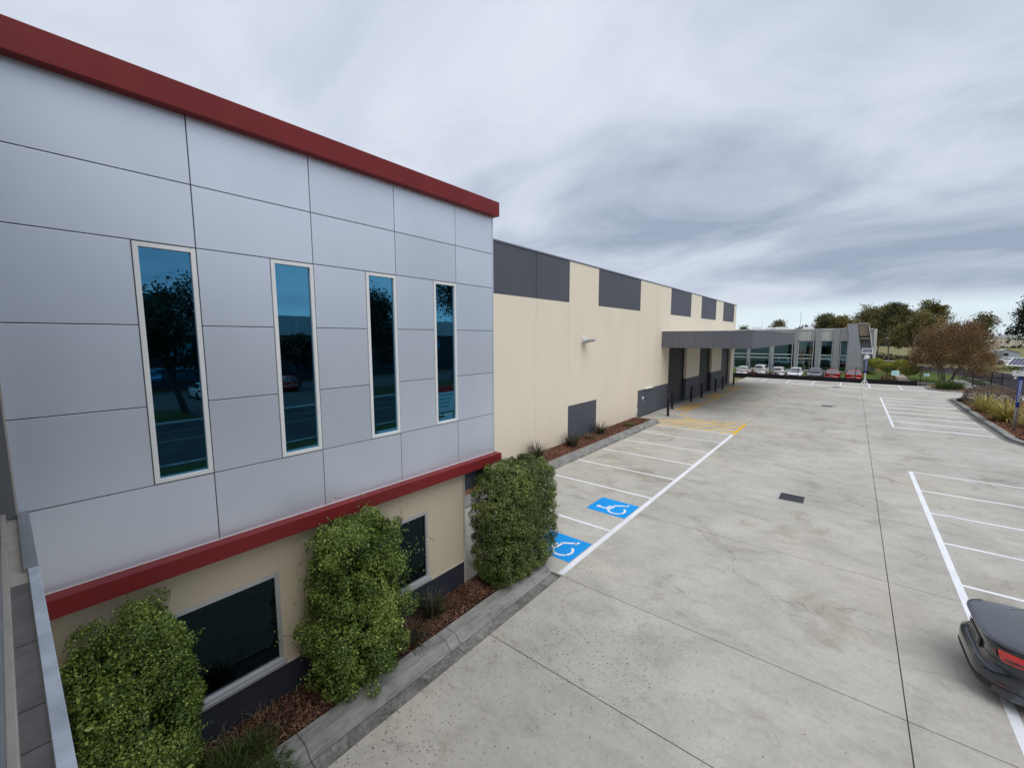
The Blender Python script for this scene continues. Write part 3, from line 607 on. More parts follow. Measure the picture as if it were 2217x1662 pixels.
MB().box(XW+0.001, -5.41, 59.12, 59.15, 4.89, 6.10).build('fascia_panel', 'canopy_clad', cn)
# standpipe by the door
sp_ = thing('standpipe', (XW+0.08, 27.98, 0.12), 'white standpipe with black tap beside the grey door', 'pipe')
MB().tube([(XW+0.08, 27.98, 0.12), (XW+0.08, 27.98, 0.82)], 0.035, 10).build('riser', 'white_frame', sp_, smooth=True)
MB().tube([(XW+0.08, 27.98, 0.82), (XW+0.08, 27.98, 0.86), (XW+0.17, 27.95, 0.86), (XW+0.19, 27.95, 0.80)], 0.024, 8).build('tap', 'black_steel', sp_, smooth=True)
# wall floodlight
wl_ = thing('wall_light', (XW, 20.45, 5.5), 'grey floodlight on a white bracket on the cream wall', 'light')
MB().box(XW+0.001, XW+0.12, 20.28, 20.62, 5.40, 5.70).build('bracket', 'white_frame', wl_, bevel=0.01)
m = MB(); m.add([(XW+0.12, 20.18, 5.36), (XW+0.12, 20.72, 5.36), (XW+0.62, 20.72, 5.50), (XW+0.62, 20.18, 5.50), (XW+0.10, 20.20, 5.52), (XW+0.10, 20.70, 5.52), (XW+0.60, 20.66, 5.60), (XW+0.60, 20.24, 5.60)],
      [(0, 3, 2, 1), (4, 5, 6, 7), (0, 1, 5, 4), (1, 2, 6, 5), (2, 3, 7, 6), (3, 0, 4, 7)]); m.build('lamp_housing', 'galv', wl_, bevel=0.015)
MB().add([(XW+0.22, 20.24, 5.372), (XW+0.22, 20.66, 5.372), (XW+0.58, 20.66, 5.474), (XW+0.58, 20.24, 5.474)], [(0, 1, 2, 3)]).build('lens', 'lamp_clear', wl_)
# bollards
BO = [(-10.12, 30.45), (-10.86, 33.6), (-10.86, 38.65), (-10.86, 41.95), (-10.86, 47.15), (-10.86, 50.2), (-10.86, 55.7)]
lab = ['black steel bollard standing alone beside the yellow hatching', 'black bollard between the grey dado and the first roller door', 'black bollard at the far jamb of the first roller door',
       'black bollard at the near jamb of the second roller door', 'black bollard at the far jamb of the second roller door', 'black bollard at the near jamb of the third roller door', 'black bollard at the warehouse corner past the third roller door']
bproto = None
for (x, y), lb in zip(BO, lab):
    if bproto is None:
        bproto = thing('bollard', (0, 0, 0), lb, 'bollard', 'black bollards guarding the roller doors')
        MB().tube([(0, 0, 0.012), (0, 0, 1.33), (0, 0, 1.36)], [0.088, 0.088, 0.066], 14).build('post', 'black_steel', bproto, smooth=False)
        MB().box(-0.13, 0.13, -0.13, 0.13, 0.0045, 0.016).build('base_plate', 'black_steel', bproto)
        b_ = bproto
    else: b_ = copy_tree(bproto)
    b_['label'] = lb; b_.location = (x, y, 0)
# drainage grates
for (x, y), lb in zip(((-1.32, 17.42), (-1.32, 43.0), (-1.1, 60.4)), ('square steel drain grate level with the accessible bays', 'square steel drain grate out from the second roller door', 'square steel drain grate beside the far row of bays')):
    gr = thing('drain_grate', (x, y, 0), lb, 'drain', 'drain grates in the yard')
    MB().box(x-0.345, x+0.345, y-0.345, y+0.345, 0.0012, 0.003).build('pit', 'trim_black', gr)
    m = MB(); 
    for b in ((-0.36, -0.30, -0.36, 0.36), (0.30, 0.36, -0.36, 0.36), (-0.30, 0.30, -0.36, -0.33), (-0.30, 0.30, 0.33, 0.36)): m.box(x+b[0], x+b[1], y+b[2], y+b[3], 0.0035, 0.012)
    m.build('frame', 'dark_clad', gr)
    for k in range(13): MB().box(x-0.29+k*0.0465, x-0.29+k*0.0465+0.014, y-0.33, y+0.33, 0.0035, 0.010).build('grate_bar', 'dark_clad', gr)

# ================================================================== PLANTS
def rnd(seed): return np.random.default_rng(seed)
def lump(P, s, ph):
    return (np.sin(P[:, 0]*s+ph)+np.sin(P[:, 1]*s*1.13+ph*2.1)+np.sin(P[:, 2]*s*0.93+ph*0.7)+0.6*np.sin((P[:, 0]+P[:, 2])*s*2.1+ph*1.3)+0.6*np.sin((P[:, 1]-P[:, 2])*s*2.3+ph))/4.2
def hedge(label, x0, x1, y0, y1, zt, n, seed, mat, size, rough=0.07, shoots=60, taper=0.0, shoot_len=0.3, slope=0.0, cl=0.13):
    rng = rnd(seed); cx, cy = (x0+x1)/2, (y0+y1)/2; a, b, h = (x1-x0)/2, (y1-y0)/2, (zt-0.12)/2; cz = 0.12+h
    t = thing('hedge_shrub', (cx, cy, 0.12), label, 'shrub', 'clipped shrubs along the office wall')
    # clumps of leaves set over a rounded box, dark hollows between them
    def surf(k):
        d = unit(rng.normal(size=(k*4, 3))); p = 5.0; q = 1/((np.abs(d)**p).sum(1))**(1/p); S = d*q[:, None]
        keep = rng.uniform(size=len(S)) < np.clip((np.abs(S)**4 @ np.array([b*h, a*h, a*b]))/max(b*h, a*h, a*b), 0.05, 1)
        S = S[keep][:k]; return S
    def shape(P):
        P = P.copy(); P[:, :2] *= (1-taper*(P[:, 2:3]/h*0.5+0.5)); P[:, 2] += (P[:, 2]/h*0.5+0.5)*slope*P[:, 1]/b; P += [cx, cy, cz]; P[:, 0] = np.maximum(P[:, 0], -6.49); P[:, 2] = np.maximum(P[:, 2], 0.14); return P
    area = 2*(2*a*2*h+2*b*2*h+2*a*2*b); nc = int(area*26/(cl/0.13)**2); S = surf(nc); nc = len(S)
    nr = unit(S**3/np.array([a, b, h])); C = S*np.array([a, b, h])*(1-0.6*cl/np.array([a, b, h])); C = C+nr*(lump(C, 4.5, seed)*rough+rng.normal(size=nc)*rough*0.35)[:, None]
    k = n//nc; w = unit(rng.normal(size=(nc, k, 3))+nr[:, None, :]*0.55)*rng.uniform(0.25, 1.0, size=(nc, k, 1))**0.45
    rad = cl*rng.uniform(0.65, 1.3, size=(nc, 1, 1)); P = shape((C[:, None, :]+w*rad).reshape(-1, 3)); nrm = unit(w.reshape(-1, 3)+np.repeat(nr, k, 0)*0.6+np.array([0, 0, 0.35]))
    V, Q = leaves(P, size, rng, 0.55, 0.1, nrm, 0.62); Vs = [V]; Qs = [Q]; o = len(V)
    I = shape(rng.uniform(-1, 1, size=(n//6, 3))*np.array([a, b, h])*0.84)
    V, Q = leaves(I, size*2.0, rng, 0.6); Vs.append(V); Qs.append(Q+o); o += len(V)
    L = []; n = len(P)
    for i in range(shoots):
        j = rng.integers(n); q = P[j].copy(); nj = nrm[j]
        if q[2] < 0.6: continue
        dd = unit(nj+np.array([0, 0, 0.6])+rng.normal(size=3)*0.45); l = shoot_len*rng.uniform(0.15, 1)**1.5
        for s_ in np.arange(0, l, size*0.42): dd = unit(dd+rng.normal(size=3)*0.12); L.append(q+dd*s_+rng.normal(size=3)*size*0.3)
    if L:
        V, Q = leaves(np.array(L), size*0.95, rng, 0.55); Vs.append(V); Qs.append(Q+o)
    fast_mesh('foliage', np.concatenate(Vs), np.concatenate(Qs), mat, t)
    m = MB()
    for i in range(5):
        x, y = rng.uniform(x0+a*0.5, x1-a*0.5), rng.uniform(y0+b*0.5, y1-b*0.5); m.tube([(x, y, 0.05), (x+rng.normal()*0.06, y+rng.normal()*0.06, 0.9), (x+rng.normal()*0.15, y+rng.normal()*0.15, zt*0.8)], [0.03, 0.022, 0.008], 6)
    m.build('stem', 'bark_dark', t)
    return t
hedge('broad clipped green shrub in the office bed nearest the tiled window sill', -6.46, -5.50, 0.08, 1.12, 2.60, 70000, 3, 'hedge_leaf', 0.031, 0.12, 160, 0.06, 0.32, 0.20, 0.15)
hedge('loose light green shrub between the two ground floor windows', -6.46, -5.46, 2.66, 4.10, 2.82, 70000, 5, 'hedge_leaf', 0.032, 0.22, 330, 0.16, 0.55, 0.05, 0.16)
hedge('dense square clipped shrub at the corner of the office', -6.56, -5.36, 6.34, 8.62, 2.80, 95000, 8, 'hedge_leaf_dense', 0.033, 0.07, 170, 0.03, 0.25, -0.03, 0.11)

def tuft(name, label, cat, loc, n, L, w, spread, mat, seed, bend=1.0, lean=0.4, group=None, segs=5):
    V, Q = blades(loc, n, rnd(seed), L, w, spread, segs, bend, lean); o = fast_mesh(name, V, Q, mat); o['label'] = label; o['category'] = cat
    if group: o['group'] = group
    return o
tuft('strap_plant', 'dark strappy plant in the mulch under the second ground floor window', 'plant', (-6.22, 5.05, 0.12), 150, 0.62, 0.016, 0.12, 'strap_dark', 11, 1.1, 0.5)
tuft('strap_plant', 'withered dark strappy plant flopping over the garden kerb', 'plant', (-5.95, 4.3, 0.12), 120, 0.5, 0.014, 0.14, 'strap_dark', 12, 1.4, 0.8)
tuft('strap_plant', 'dark spiky plant against the cream wall showing above the corner shrub', 'plant', (-11.0, 15.3, 0.12), 170, 0.95, 0.022, 0.22, 'strap_dark', 13, 0.8, 0.5)
tuft('strap_plant', 'dark spiky plant at the near edge of the grey access panel', 'plant', (-10.95, 18.35, 0.12), 170, 0.85, 0.022, 0.22, 'strap_dark', 14, 0.9, 0.55)
tuft('strap_plant', 'small grey-green tuft in front of the grey access panel', 'plant', (-10.9, 20.3, 0.12), 90, 0.55, 0.016, 0.18, 'dry_blade', 15, 1.0, 0.6)
tuft('strap_plant', 'dark green tuft at the far edge of the grey access panel', 'plant', (-11.1, 21.7, 0.12), 140, 0.85, 0.02, 0.2, 'strap_dark', 16, 0.8, 0.5)
tuft('weed_clump', 'small bright green weed on the pale end of the wall bed', 'plant', (-10.7, 24.9, 0.12), 110, 0.3, 0.02, 0.28, 'strap_green', 17, 1.0, 0.9)
# tangle of grass at the near end of the kerb
Vs = []; Qs = []; o_ = 0; rng = rnd(21)
for i in range(60):
    V, Q = blades((rng.uniform(-6.25, -5.12), rng.uniform(1.22, 1.92), 0.10), 34, rng, 0.24, 0.011, 0.07, 4, 1.2, 0.7); Vs.append(V); Qs.append(Q+o_); o_ += len(V)
tag(fast_mesh('grass_clump', np.concatenate(Vs), np.concatenate(Qs), 'grass_blade'), 'low leafy green groundcover spilling over the kerb end', 'groundcover')['kind'] = 'stuff'
Vs = []; Qs = []; o_ = 0
for i in range(14):
    V, Q = blades((rng.uniform(-6.45, -5.85), rng.uniform(1.4, 2.2), 0.11), 10, rng, 0.36, 0.006, 0.08, 5, 1.3, 0.7); Vs.append(V); Qs.append(Q+o_); o_ += len(V)
tag(fast_mesh('dry_grass_clump', np.concatenate(Vs), np.concatenate(Qs), 'dry_blade'), 'wispy dry grass in the mulch below the large ground floor window', 'grass')['kind'] = 'stuff'
# bark chips
def chips(name, x0, x1, y0, y1, z, n, size, seed):
    rng = rnd(seed); P = np.c_[rng.uniform(x0, x1, n), rng.uniform(y0, y1, n), z+rng.uniform(0, 0.035, n)]
    V, Q = leaves(P, size, rng, 0.45, 0, np.tile([0, 0, 1.0], (n, 1)), 0.6, 0.05); o = fast_mesh(name, V, Q, 'chip'); o['kind'] = 'stuff'; return o
tag(chips('bark_mulch', -6.52, -5.76, 0.4, 7.9, 0.125, 15000, 0.042, 31), 'red-brown bark mulch in the office bed', 'mulch')
tag(chips('bark_mulch', -11.5, -10.3, 12, 27.7, 0.125, 9000, 0.07, 32), 'red-brown bark mulch along the cream wall', 'mulch')
tag(chips('bark_mulch', 7.5, 11.0, 35.5, 53.5, 0.125, 11000, 0.09, 33), 'red-brown bark mulch in the street bed', 'mulch')
rng = rnd(41); n = 900        # fallen leaves on the yard
P = np.c_[-5.1+np.abs(rng.normal(size=n))*2.2, rng.uniform(1.0, 10, n), np.full(n, 0.006)]
V, Q = leaves(P, 0.024, rng, 0.5, 0, np.tile([0, 0, 1.0], (n, 1)), 0.92, 0.05)
V[:, 2] = np.clip(V[:, 2], 0.003, 0.02); tag(fast_mesh('leaf_litter', V, Q, 'chip', kind='stuff'), 'scattered brown leaf litter on the concrete by the kerb', 'leaves')

# ------------------------------------------------------------------ trees
def branchy(base, height, rng, trunk_r, levels=3, spread=0.55, nb=(4, 4, 3), first=0.35, bark_n=7, stems=1, up=0.45):
    """returns MB with limbs and list of twig tips"""
    m = MB(); tips = []
    def grow(p, d, l, r, lev):
        pts = [p]; rr = [r]; q = p.copy(); dd = d.copy(); k = 4
        for i in range(k):
            dd = unit(dd+rng.normal(size=3)*0.13+np.array([0, 0, 0.05*up])); q = q+dd*l/k; pts.append(q.copy()); rr.append(r*(1-0.55*(i+1)/k))
        m.tube(pts, rr, max(4, bark_n-lev*2), cap=False)
        if lev >= levels: tips.append((q.copy(), dd.copy())); tips.append((pts[2], dd.copy())); return
        n_ = nb[min(lev, len(nb)-1)]
        for i in range(n_):
            f = first+(1-first)*(i+rng.uniform(0.2, 0.8))/n_; j = min(int(f*k), k-1); pp = pts[j]+(pts[j+1]-pts[j])*(f*k-j)
            az = 2*math.pi*(i/n_+rng.uniform(-0.1, 0.1))+lev; perp = unit(np.cross(dd, [0.3, 0.2, 1])); b2 = np.cross(dd, perp)
            nd_ = unit(dd*(1-spread*0.6)+(perp*math.cos(az)+b2*math.sin(az))*spread+np.array([0, 0, up*0.35]))
            grow(pp, nd_, l*rng.uniform(0.5, 0.72), rr[j]*0.6, lev+1)
        grow(q, unit(dd+rng.normal(size=3)*0.2), l*0.5, rr[-1], lev+1)
    for s_ in range(stems):
        az = 2*math.pi*s_/stems+rng.uniform(0, 1); tilt = 0.06 if stems == 1 else 0.55
        grow(np.array(base, float)+(np.array([math.cos(az), math.sin(az), 0])*0.25 if stems > 1 else 0), unit(np.array([math.cos(az)*tilt, math.sin(az)*tilt, 1])), height*(0.52 if stems == 1 else 0.42), trunk_r, 0)
    return m, tips
def crown_fit(tips, base, height, rx, zlow):
    T = np.array([t[0] for t in tips]); b = np.array(base, float)
    lo, hi = T.min(0), T.max(0)
    S = np.array([rx/max(abs(T[:, 0]-b[0]).max(), 0.1), rx/max(abs(T[:, 1]-b[1]).max(), 0.1), (height)/(hi[2]-b[2])]); return S
def tree(name, label, base, height, rx, seed, leafm='gum_leaf', bark='bark_grey', nleaf=5000, lsize=0.4, clump=0.11, trunk_r=0.25, zlow=0.3, droop=0.5, group=None, stems=1, levels=3, spread=0.55, up=0.45, flat=0.7, cat='tree', first=0.35, aspect=0.4):
    rng = rnd(seed); base = np.array(base, float); t = thing(name, tuple(base), label, cat, group)
    m, tips = branchy(base, height, rng, trunk_r, levels, spread, (4, 4, 3), first, 7, stems, up)
    S = crown_fit(tips, base, height*0.96, rx*0.92, zlow)
    m.v = [tuple(base+(np.array(v)-base)*S) for v in m.v]; m.build('trunk', bark, t, smooth=True)
    T = np.array([base+(p-base)*S for p, d in tips]); T = T[T[:, 2] > base[2]+height*zlow]
    R_ = height*clump; idx = rng.integers(len(T), size=nleaf); w = unit(rng.normal(size=(nleaf, 3)))*(rng.uniform(size=(nleaf, 1))**0.5)
    cs = rng.uniform(0.55, 1.25, len(T))[idx][:, None]
    P = T[idx]+w*R_*cs*np.array([1, 1, flat]); P[:, 2] = np.minimum(P[:, 2], base[2]+height*1.02)
    V, Q = leaves(P, lsize, rng, aspect, droop, w, 0.3); fast_mesh('crown', V, Q, leafm, t); return t
def XY(u, Y, z=0): return on(u, 727, 1, Y)[0]

GT = 'gum trees beyond the far building'
tree('gum_tree', 'tall narrow gum beside the grey showroom tower, crown in two tiers', (XY(1928, 118), 118, -0.1), 12.9, 3.3, 51, 'gum_leaf', 'bark_grey', 11000, 0.38, 0.085, 0.22, 0.14, 0.5, GT)
tree('gum_tree', 'broad pale-limbed gum rising behind the brown tree', (XY(2030, 122), 122, -0.1), 13.4, 7.4, 55, 'gum_leaf_olive', 'bark_pale', 16000, 0.38, 0.080, 0.28, 0.20, 0.5, GT, 1, 3, 0.65)
tree('gum_tree', 'pink-trunked gum between the tall narrow gum and the broad one', (XY(1976, 108), 108, -0.1), 11.0, 3.9, 57, 'gum_leaf_olive', 'bark_pale', 9000, 0.36, 0.095, 0.2, 0.26, 0.5, GT)
tree('gum_tree', 'small round gum crown poking out past the brown tree', (XY(2122, 125), 125, -0.1), 10.6, 2.6, 59, 'gum_leaf', 'bark_grey', 3000, 0.42, 0.12, 0.18, 0.35, 0.5, GT)
tree('gum_tree', 'dark leafy tree behind the near solar camera pole', (XY(2226, 88), 88, -0.1), 11.6, 4.0, 61, 'dark_leaf', 'bark_dark', 13000, 0.36, 0.14, 0.3, 0.10, 0.3, GT)
tree('gum_tree', 'mixed dark gum against the right end of the showroom roof', (XY(1870, 150), 150, -0.1), 14.6, 5.4, 63, 'gum_leaf', 'bark_grey', 9000, 0.5, 0.14, 0.25, 0.3, 0.4, GT)
tree('gum_tree', 'brownish gum over the showroom tower', (XY(1902, 150), 150, -0.1), 13.8, 5.0, 64, 'gum_leaf_olive', 'bark_grey', 9000, 0.5, 0.14, 0.25, 0.3, 0.4, GT)
tree('gum_tree', 'rounded gum over the middle of the showroom roof', (XY(1785, 150), 150, -0.1), 12.4, 4.6, 65, 'gum_leaf', 'bark_grey', 8000, 0.5, 0.13, 0.25, 0.3, 0.4, GT)
tree('gum_tree', 'lower brownish gum joining two crowns above the showroom roof', (XY(1828, 150), 150, -0.1), 12.0, 5.0, 66, 'gum_leaf_olive', 'bark_grey', 8000, 0.5, 0.13, 0.25, 0.3, 0.4, GT)
tree('gum_tree', 'distant round tree above the left part of the showroom roof', (XY(1672, 170), 170, -0.1), 11.8, 2.9, 67, 'gum_leaf', 'bark_grey', 4500, 0.5, 0.15, 0.22, 0.3, 0.3, GT)
tree('gum_tree', 'low distant tree at the warehouse end wall', (XY(1604, 170), 170, -0.1), 9.9, 2.2, 68, 'gum_leaf', 'bark_grey', 2200, 0.5, 0.15, 0.2, 0.3, 0.3, GT)
tree('gum_tree', 'small distant tree by the thin mast on the skyline', (XY(1733, 175), 175, -0.1), 10.0, 2.4, 69, 'dark_leaf', 'bark_grey', 2000, 0.5, 0.14, 0.2, 0.3, 0.3, GT)
# big brown deciduous tree, multi-stemmed
tree('autumn_tree', 'large spreading brown-leaved tree with dark forked stems by the corner bed', (9.25, 74.5, -0.03), 8.4, 5.1, 71, 'autumn_leaf', 'bark_grey', 34000, 0.17, 0.105, 0.10, 0.08, 0.2, None, 5, 4, 0.6, 0.35, 0.8, first=0.3)
# leafless street tree in front of the showroom
tree('bare_tree', 'slender leafless tree in front of the showroom windows', (XY(1753, 79), 79, -0.03), 6.6, 1.5, 73, 'autumn_leaf', 'twig', 60, 0.08, 0.05, 0.10, 0.3, 0.2, None, 2, 3, 0.32, 0.9, first=0.15)
def ball(name, label, base, r, zc, seed, mat, n, size, group=None, stem=True, sq=0.8, cat='shrub', th=None):
    rng = rnd(seed); t = thing(name, tuple(base), label, cat, group); d = unit(rng.normal(size=(n, 3)))
    k = 1+lump(d*2, 3.0, seed)*0.16-np.abs(rng.normal(size=n))*0.10
    P = np.array([base[0], base[1], zc])+d*(r*k)[:, None]*np.array([1, 1, sq]); P[:, 2] = np.maximum(P[:, 2], base[2]+0.03)
    V, Q = leaves(P, size, rng, 0.6, 0, d, 0.5); fast_mesh('foliage', V, Q, mat, t)
    if stem: MB().tube([(base[0], base[1], base[2]), (base[0]+0.03, base[1], zc)], [0.06, 0.04], 7).build('trunk', 'bark_pale', t, smooth=True)
    return t
TB = 'ball-shaped yellow-green standards in the lawn'
for (u, Y, r, zc, lb) in ((1903, 84, 1.0, 1.75, 'wide yellow-topped ball standard against the showroom wall'), (1930, 79, 0.95, 1.45, 'yellow-green ball standard left of the paved path'), (1957, 86, 0.95, 1.65, 'bright yellow ball standard behind the green one beside the path'), (1976, 77.5, 1.05, 1.35, 'greener ball standard right of the paved path')):
    ball('topiary_tree', lb, (XY(u, Y), Y, -0.03), r, zc, int(u), 'topiary_leaf', 2600, 0.14, TB, sq=0.75)
ball('low_shrub', 'low dark reddish shrub by the cyan fence sign', (XY(1930, 71.4)+0.2, 72.9, -0.03), 0.75, 0.35, 81, 'autumn_leaf', 900, 0.13, stem=False, sq=0.7)
ball('low_shrub', 'low maroon mound behind the fence in front of the second white car', (-10.75, 67.95, -0.05), 0.78, 0.35, 82, 'maroon_leaf', 1300, 0.10, 'low maroon mounds behind the fence', stem=False, sq=0.62)
ball('low_shrub', 'low maroon mound behind the fence in front of the third white car', (-8.35, 67.95, -0.05), 0.8, 0.35, 83, 'maroon_leaf', 1300, 0.10, 'low maroon mounds behind the fence', stem=False, sq=0.62)
# planting on the street side
tuft('agapanthus', 'lush green strappy clump at the corner of the far bays', 'plant', (8.35, 64.6, 0.1), 520, 1.25, 0.045, 0.95, 'strap_green', 91, 1.2, 0.6)
SY = 'yellow flax plants in the street bed'
tuft('flax_plant', 'yellow flax clump next to the grey-mauve bush', 'plant', (8.0, 46.3, 0.12), 210, 1.6, 0.07, 0.3, 'strap_yellow', 92, 0.7, 0.62, SY)
tuft('flax_plant', 'large yellow flax clump just beyond the near solar camera pole', 'plant', (8.2, 41.9, 0.12), 250, 1.7, 0.075, 0.32, 'strap_yellow', 93, 0.75, 0.65, SY)
tuft('flax_plant', 'brownish flax clump beside the foot of the near solar camera pole', 'plant', (8.9, 39.4, 0.12), 170, 1.3, 0.055, 0.28, 'strap_yellow', 94, 0.9, 0.7, SY)
ball('mauve_bush', 'wispy grey-mauve bush at the far end of the street bed', (9.2, 51.6, 0.1), 1.65, 0.72, 95, 'mauve_leaf', 9000, 0.09, stem=False, sq=0.62)
ball('low_shrub', 'low dark green groundcover mound at the kerb return', (7.85, 52.3, 0.12), 0.55, 0.2, 96, 'dark_leaf', 900, 0.09, stem=False, sq=0.5)
# far bush masses
def bush_row(name, pts, h, w, n, seed, mat, size, label, cat):
    rng = rnd(seed); pts = [np.array(p, float) for p in pts]; ln = [np.linalg.norm(b-a) for a, b in zip(pts[:-1], pts[1:])]; P = []
    for a, b, l in zip(pts[:-1], pts[1:], ln):
        k = int(n*l/sum(ln)); f = rng.uniform(size=(k, 1)); q = a+(b-a)*f+rng.normal(size=(k, 2))*w/2
        hh = h*(0.55+0.45*np.sin(f[:, 0]*l*0.23+seed)*np.sin(f[:, 0]*l*0.09+1))*np.sqrt(np.clip(1-((q-(a+(b-a)*f))**2).sum(1)/(w*w), 0.02, 1))
        P.append(np.c_[q, -0.1+hh*rng.uniform(size=k)**0.6])
    P = np.concatenate(P); V, Q = leaves(P, size, rng, 0.6); o = fast_mesh(name, V, Q, mat, kind='stuff'); o['label'] = label; o['category'] = cat; return o
bush_row('distant_wood', [(-260, 330), (-120, 350), (0, 360), (60, 340), (160, 300), (300, 220)], 9, 14, 16000, 101, 'dark_leaf', 2.0, 'dark belt of distant trees along the horizon', 'woods')
bush_row('dark_bushes', [(-6, 129), (3, 130), (12, 131), (22, 133)], 2.4, 2.2, 5000, 102, 'dark_leaf', 0.32, 'dark bushes along the far side of the street bend', 'bushes')
bush_row('verge_hedge', [(21.5, 112), (26, 106), (32, 99)], 0.9, 2.2, 3500, 103, 'strap_green', 0.22, 'low green groundcover below the white sedan across the street', 'groundcover')

# ================================================================== CARS
def ring(xr, xf, w, n_exp, N, zr, zm, zf, xm=None):
    cx, a = (xr+xf)/2, (xf-xr)/2; pts = []
    for k in range(N):
        th = math.pi+2*math.pi*k/N; c, s = math.cos(th), math.sin(th); e = 2/n_exp
        x = cx+a*math.copysign(abs(c)**e, c); y = w*math.copysign(abs(s)**e, s); f = (x-xr)/(xf-xr)
        z = zr+(zm-zr)*min(f/0.35, 1) if f < 0.35 else zm+(zf-zm)*max(0, (f-0.62)/0.38)
        pts.append((x, y, z))
    return pts
def loft(m, rings, cap=True, mi=0):
    N = len(rings[0]); o = len(m.v)
    for r in rings: m.v += r
    for i in range(len(rings)-1):
        for k in range(N): m.f.append((o+i*N+k, o+i*N+(k+1) % N, o+(i+1)*N+(k+1) % N, o+(i+1)*N+k)); m.mi.append(mi)
    if cap:
        e = o+(len(rings)-1)*N; c = np.mean(rings[-1], 0); m.v.append(tuple(c)); ci = len(m.v)-1
        for k in range(N): m.f.append((e+k, e+(k+1) % N, ci)); m.mi.append(mi)
def car(name, label, paint_, loc, rz, style='sedan', L=4.6, group=None, detail=1, Wd=0.91):
    t = thing(name, loc, label, 'car', group); ORIG[t.name] = (0, 0, 0); t.rotation_euler = (0, 0, rz)
    N = 144 if detail > 1 else 48
    tall = {'sedan': 0.0, 'hatch': 0.06, 'suv': 0.22}[style]; zl = {'sedan': 0.0, 'hatch': 0.0, 'suv': 0.08}[style]
    prm = []
    def rg(xr, xf, w, ne, zr, zm=None, zf=None):
        prm.append((xr, L-xf, w, ne, zr+zl, (zm or zr)+zl, (zf or zr)+zl)); return ring(xr, L-xf, w, ne, N, zr+zl, (zm or zr)+zl, (zf or zr)+zl)
    def yz(x, p):      # half width and height of a body ring at station x
        xr, xf_, w, ne, zr, zm, zf = p; xi = min(abs((x-(xr+xf_)/2)/((xf_-xr)/2)), 1); f = (x-xr)/(xf_-xr)
        return w*(1-xi**ne)**(1/ne), (zr+(zm-zr)*min(f/0.35, 1) if f < 0.35 else zm+(zf-zm)*max(0, (f-0.62)/0.38))
    lip = 1.03 if style == 'sedan' else 0.98
    if detail > 1:
        rg0 = rg
        def rg(xr, xf, w, ne, zr, zm=None, zf=None): return rg0(xr, xf, w, ne+0.9, zr, zm, zf)
    low = [rg(.20, .22, Wd-.07, 4.5, .17), rg(.06, .10, Wd-.015, 4.2, .24), rg(.015, .03, Wd-.01, 4.0, .36), rg(0, 0, Wd, 4.0, .50), rg(.015, .02, Wd, 4.0, .585, .60, .56),
           rg(.10, .05, Wd-.005, 4.2, .605, .64, .60), rg(.145, .06, Wd-.008, 4.4, .66, .74, .64), rg(.125, .10, Wd-.015, 4.4, .84, .88, .68), rg(.070, .20, Wd-.03, 4.2, lip-.025, .965, .72), rg(.085, .26, Wd-.045, 4.2, lip, .985, .74)]
    deck = [rg(.14, .34, Wd-.10, 4.0, lip+.004, 1.005, .77), rg(.24, .48, Wd-.20, 3.6, lip+.010, 1.015, .80), rg(.5, .8, Wd-.42, 3.2, lip+.016, 1.02, .86)]
    m = MB(); loft(m, low+deck); body = m.build('body', paint_, t, smooth=True, world=False)
    MB().box(.8, L-.8, -.6, .6, .14, .30).build('underbody', 'trim_black', t, world=False)
    # greenhouse
    xr0, xf0, xr1, xf1 = {'sedan': (.44, 1.35, 1.40, 2.05), 'hatch': (.14, 1.15, .55, 1.95), 'suv': (.12, 1.15, .42, 1.85)}[style]
    zt = 1.40+tall; zb = 1.0+zl
    def gp(f):
        e = f**1.25; xr = xr0+(xr1-xr0)*(1-(1-f)**1.15 if style == 'sedan' else e); xf = xf0+(xf1-xf0)*(1-(1-f)**1.05); w = (Wd-.10)+(.60-(Wd-.10))*(f**1.5); z = zb+(zt-zb)*f
        return (xr, L-xf, w, 5.0-1.2*f, z, z, z)
    def gr(f):   # ring of the cabin at height fraction f
        e = f**1.25; xr = xr0+(xr1-xr0)*(1-(1-f)**1.15 if style == 'sedan' else e); xf = xf0+(xf1-xf0)*(1-(1-f)**1.05); w = (Wd-.10)+(.60-(Wd-.10))*(f**1.5)
        return ring(xr, L-xf, w, 5.0-1.2*f, N, zb+(zt-zb)*f, zb+(zt-zb)*f, zb+(zt-zb)*f)
    gl = [gr(f) for f in (0, .25, .5, .75, .92, 1.0)]; top = [gr(1.0)]
    c0 = np.array(gl[-1]); cc = c0.mean(0)
    roof = [tuple(cc+(p-cc)*np.array([.9, .86, 1])+np.array([0, 0, .028])) for p in c0]; roof2 = [tuple(cc+(p-cc)*np.array([.6, .5, 1])+np.array([0, 0, .055])) for p in c0]
    m = MB(); loft(m, gl+[roof, roof2]); m.build('cabin', paint_, t, smooth=True, world=False)
    # glass patches lying on the cabin skin
    def patch(nm, mat, rings_f, a0, a1, off=.006, fn=gr):
        rr = [fn(f) for f in rings_f]; ks = [k for k in range(-N//2, N//2+1) if a0 <= 360*k/N <= a1]
        m = MB(); V = []
        for r in rr:
            r = np.array(r); c = r.mean(0)
            for k in ks:
                p = r[k % N]; nx = unit(np.array(r[(k+1) % N])-np.array(r[(k-1) % N])); nn = np.array([nx[1], -nx[0], 0.25]); V.append(tuple(p+unit(nn)*off))
        n_ = len(ks); F = [(i*n_+j, i*n_+j+1, (i+1)*n_+j+1, (i+1)*n_+j) for i in range(len(rr)-1) for j in range(n_-1)]
        m.add(V, F); return m.build(nm, mat, t, smooth=True, world=False)
    fr = (.10, .25, .5, .75, .90)
    patch('rear_window', 'car_glass', fr, -42, 42); patch('windscreen', 'car_glass', fr, 138, 180); patch('windscreen', 'car_glass', fr, -180, -138)
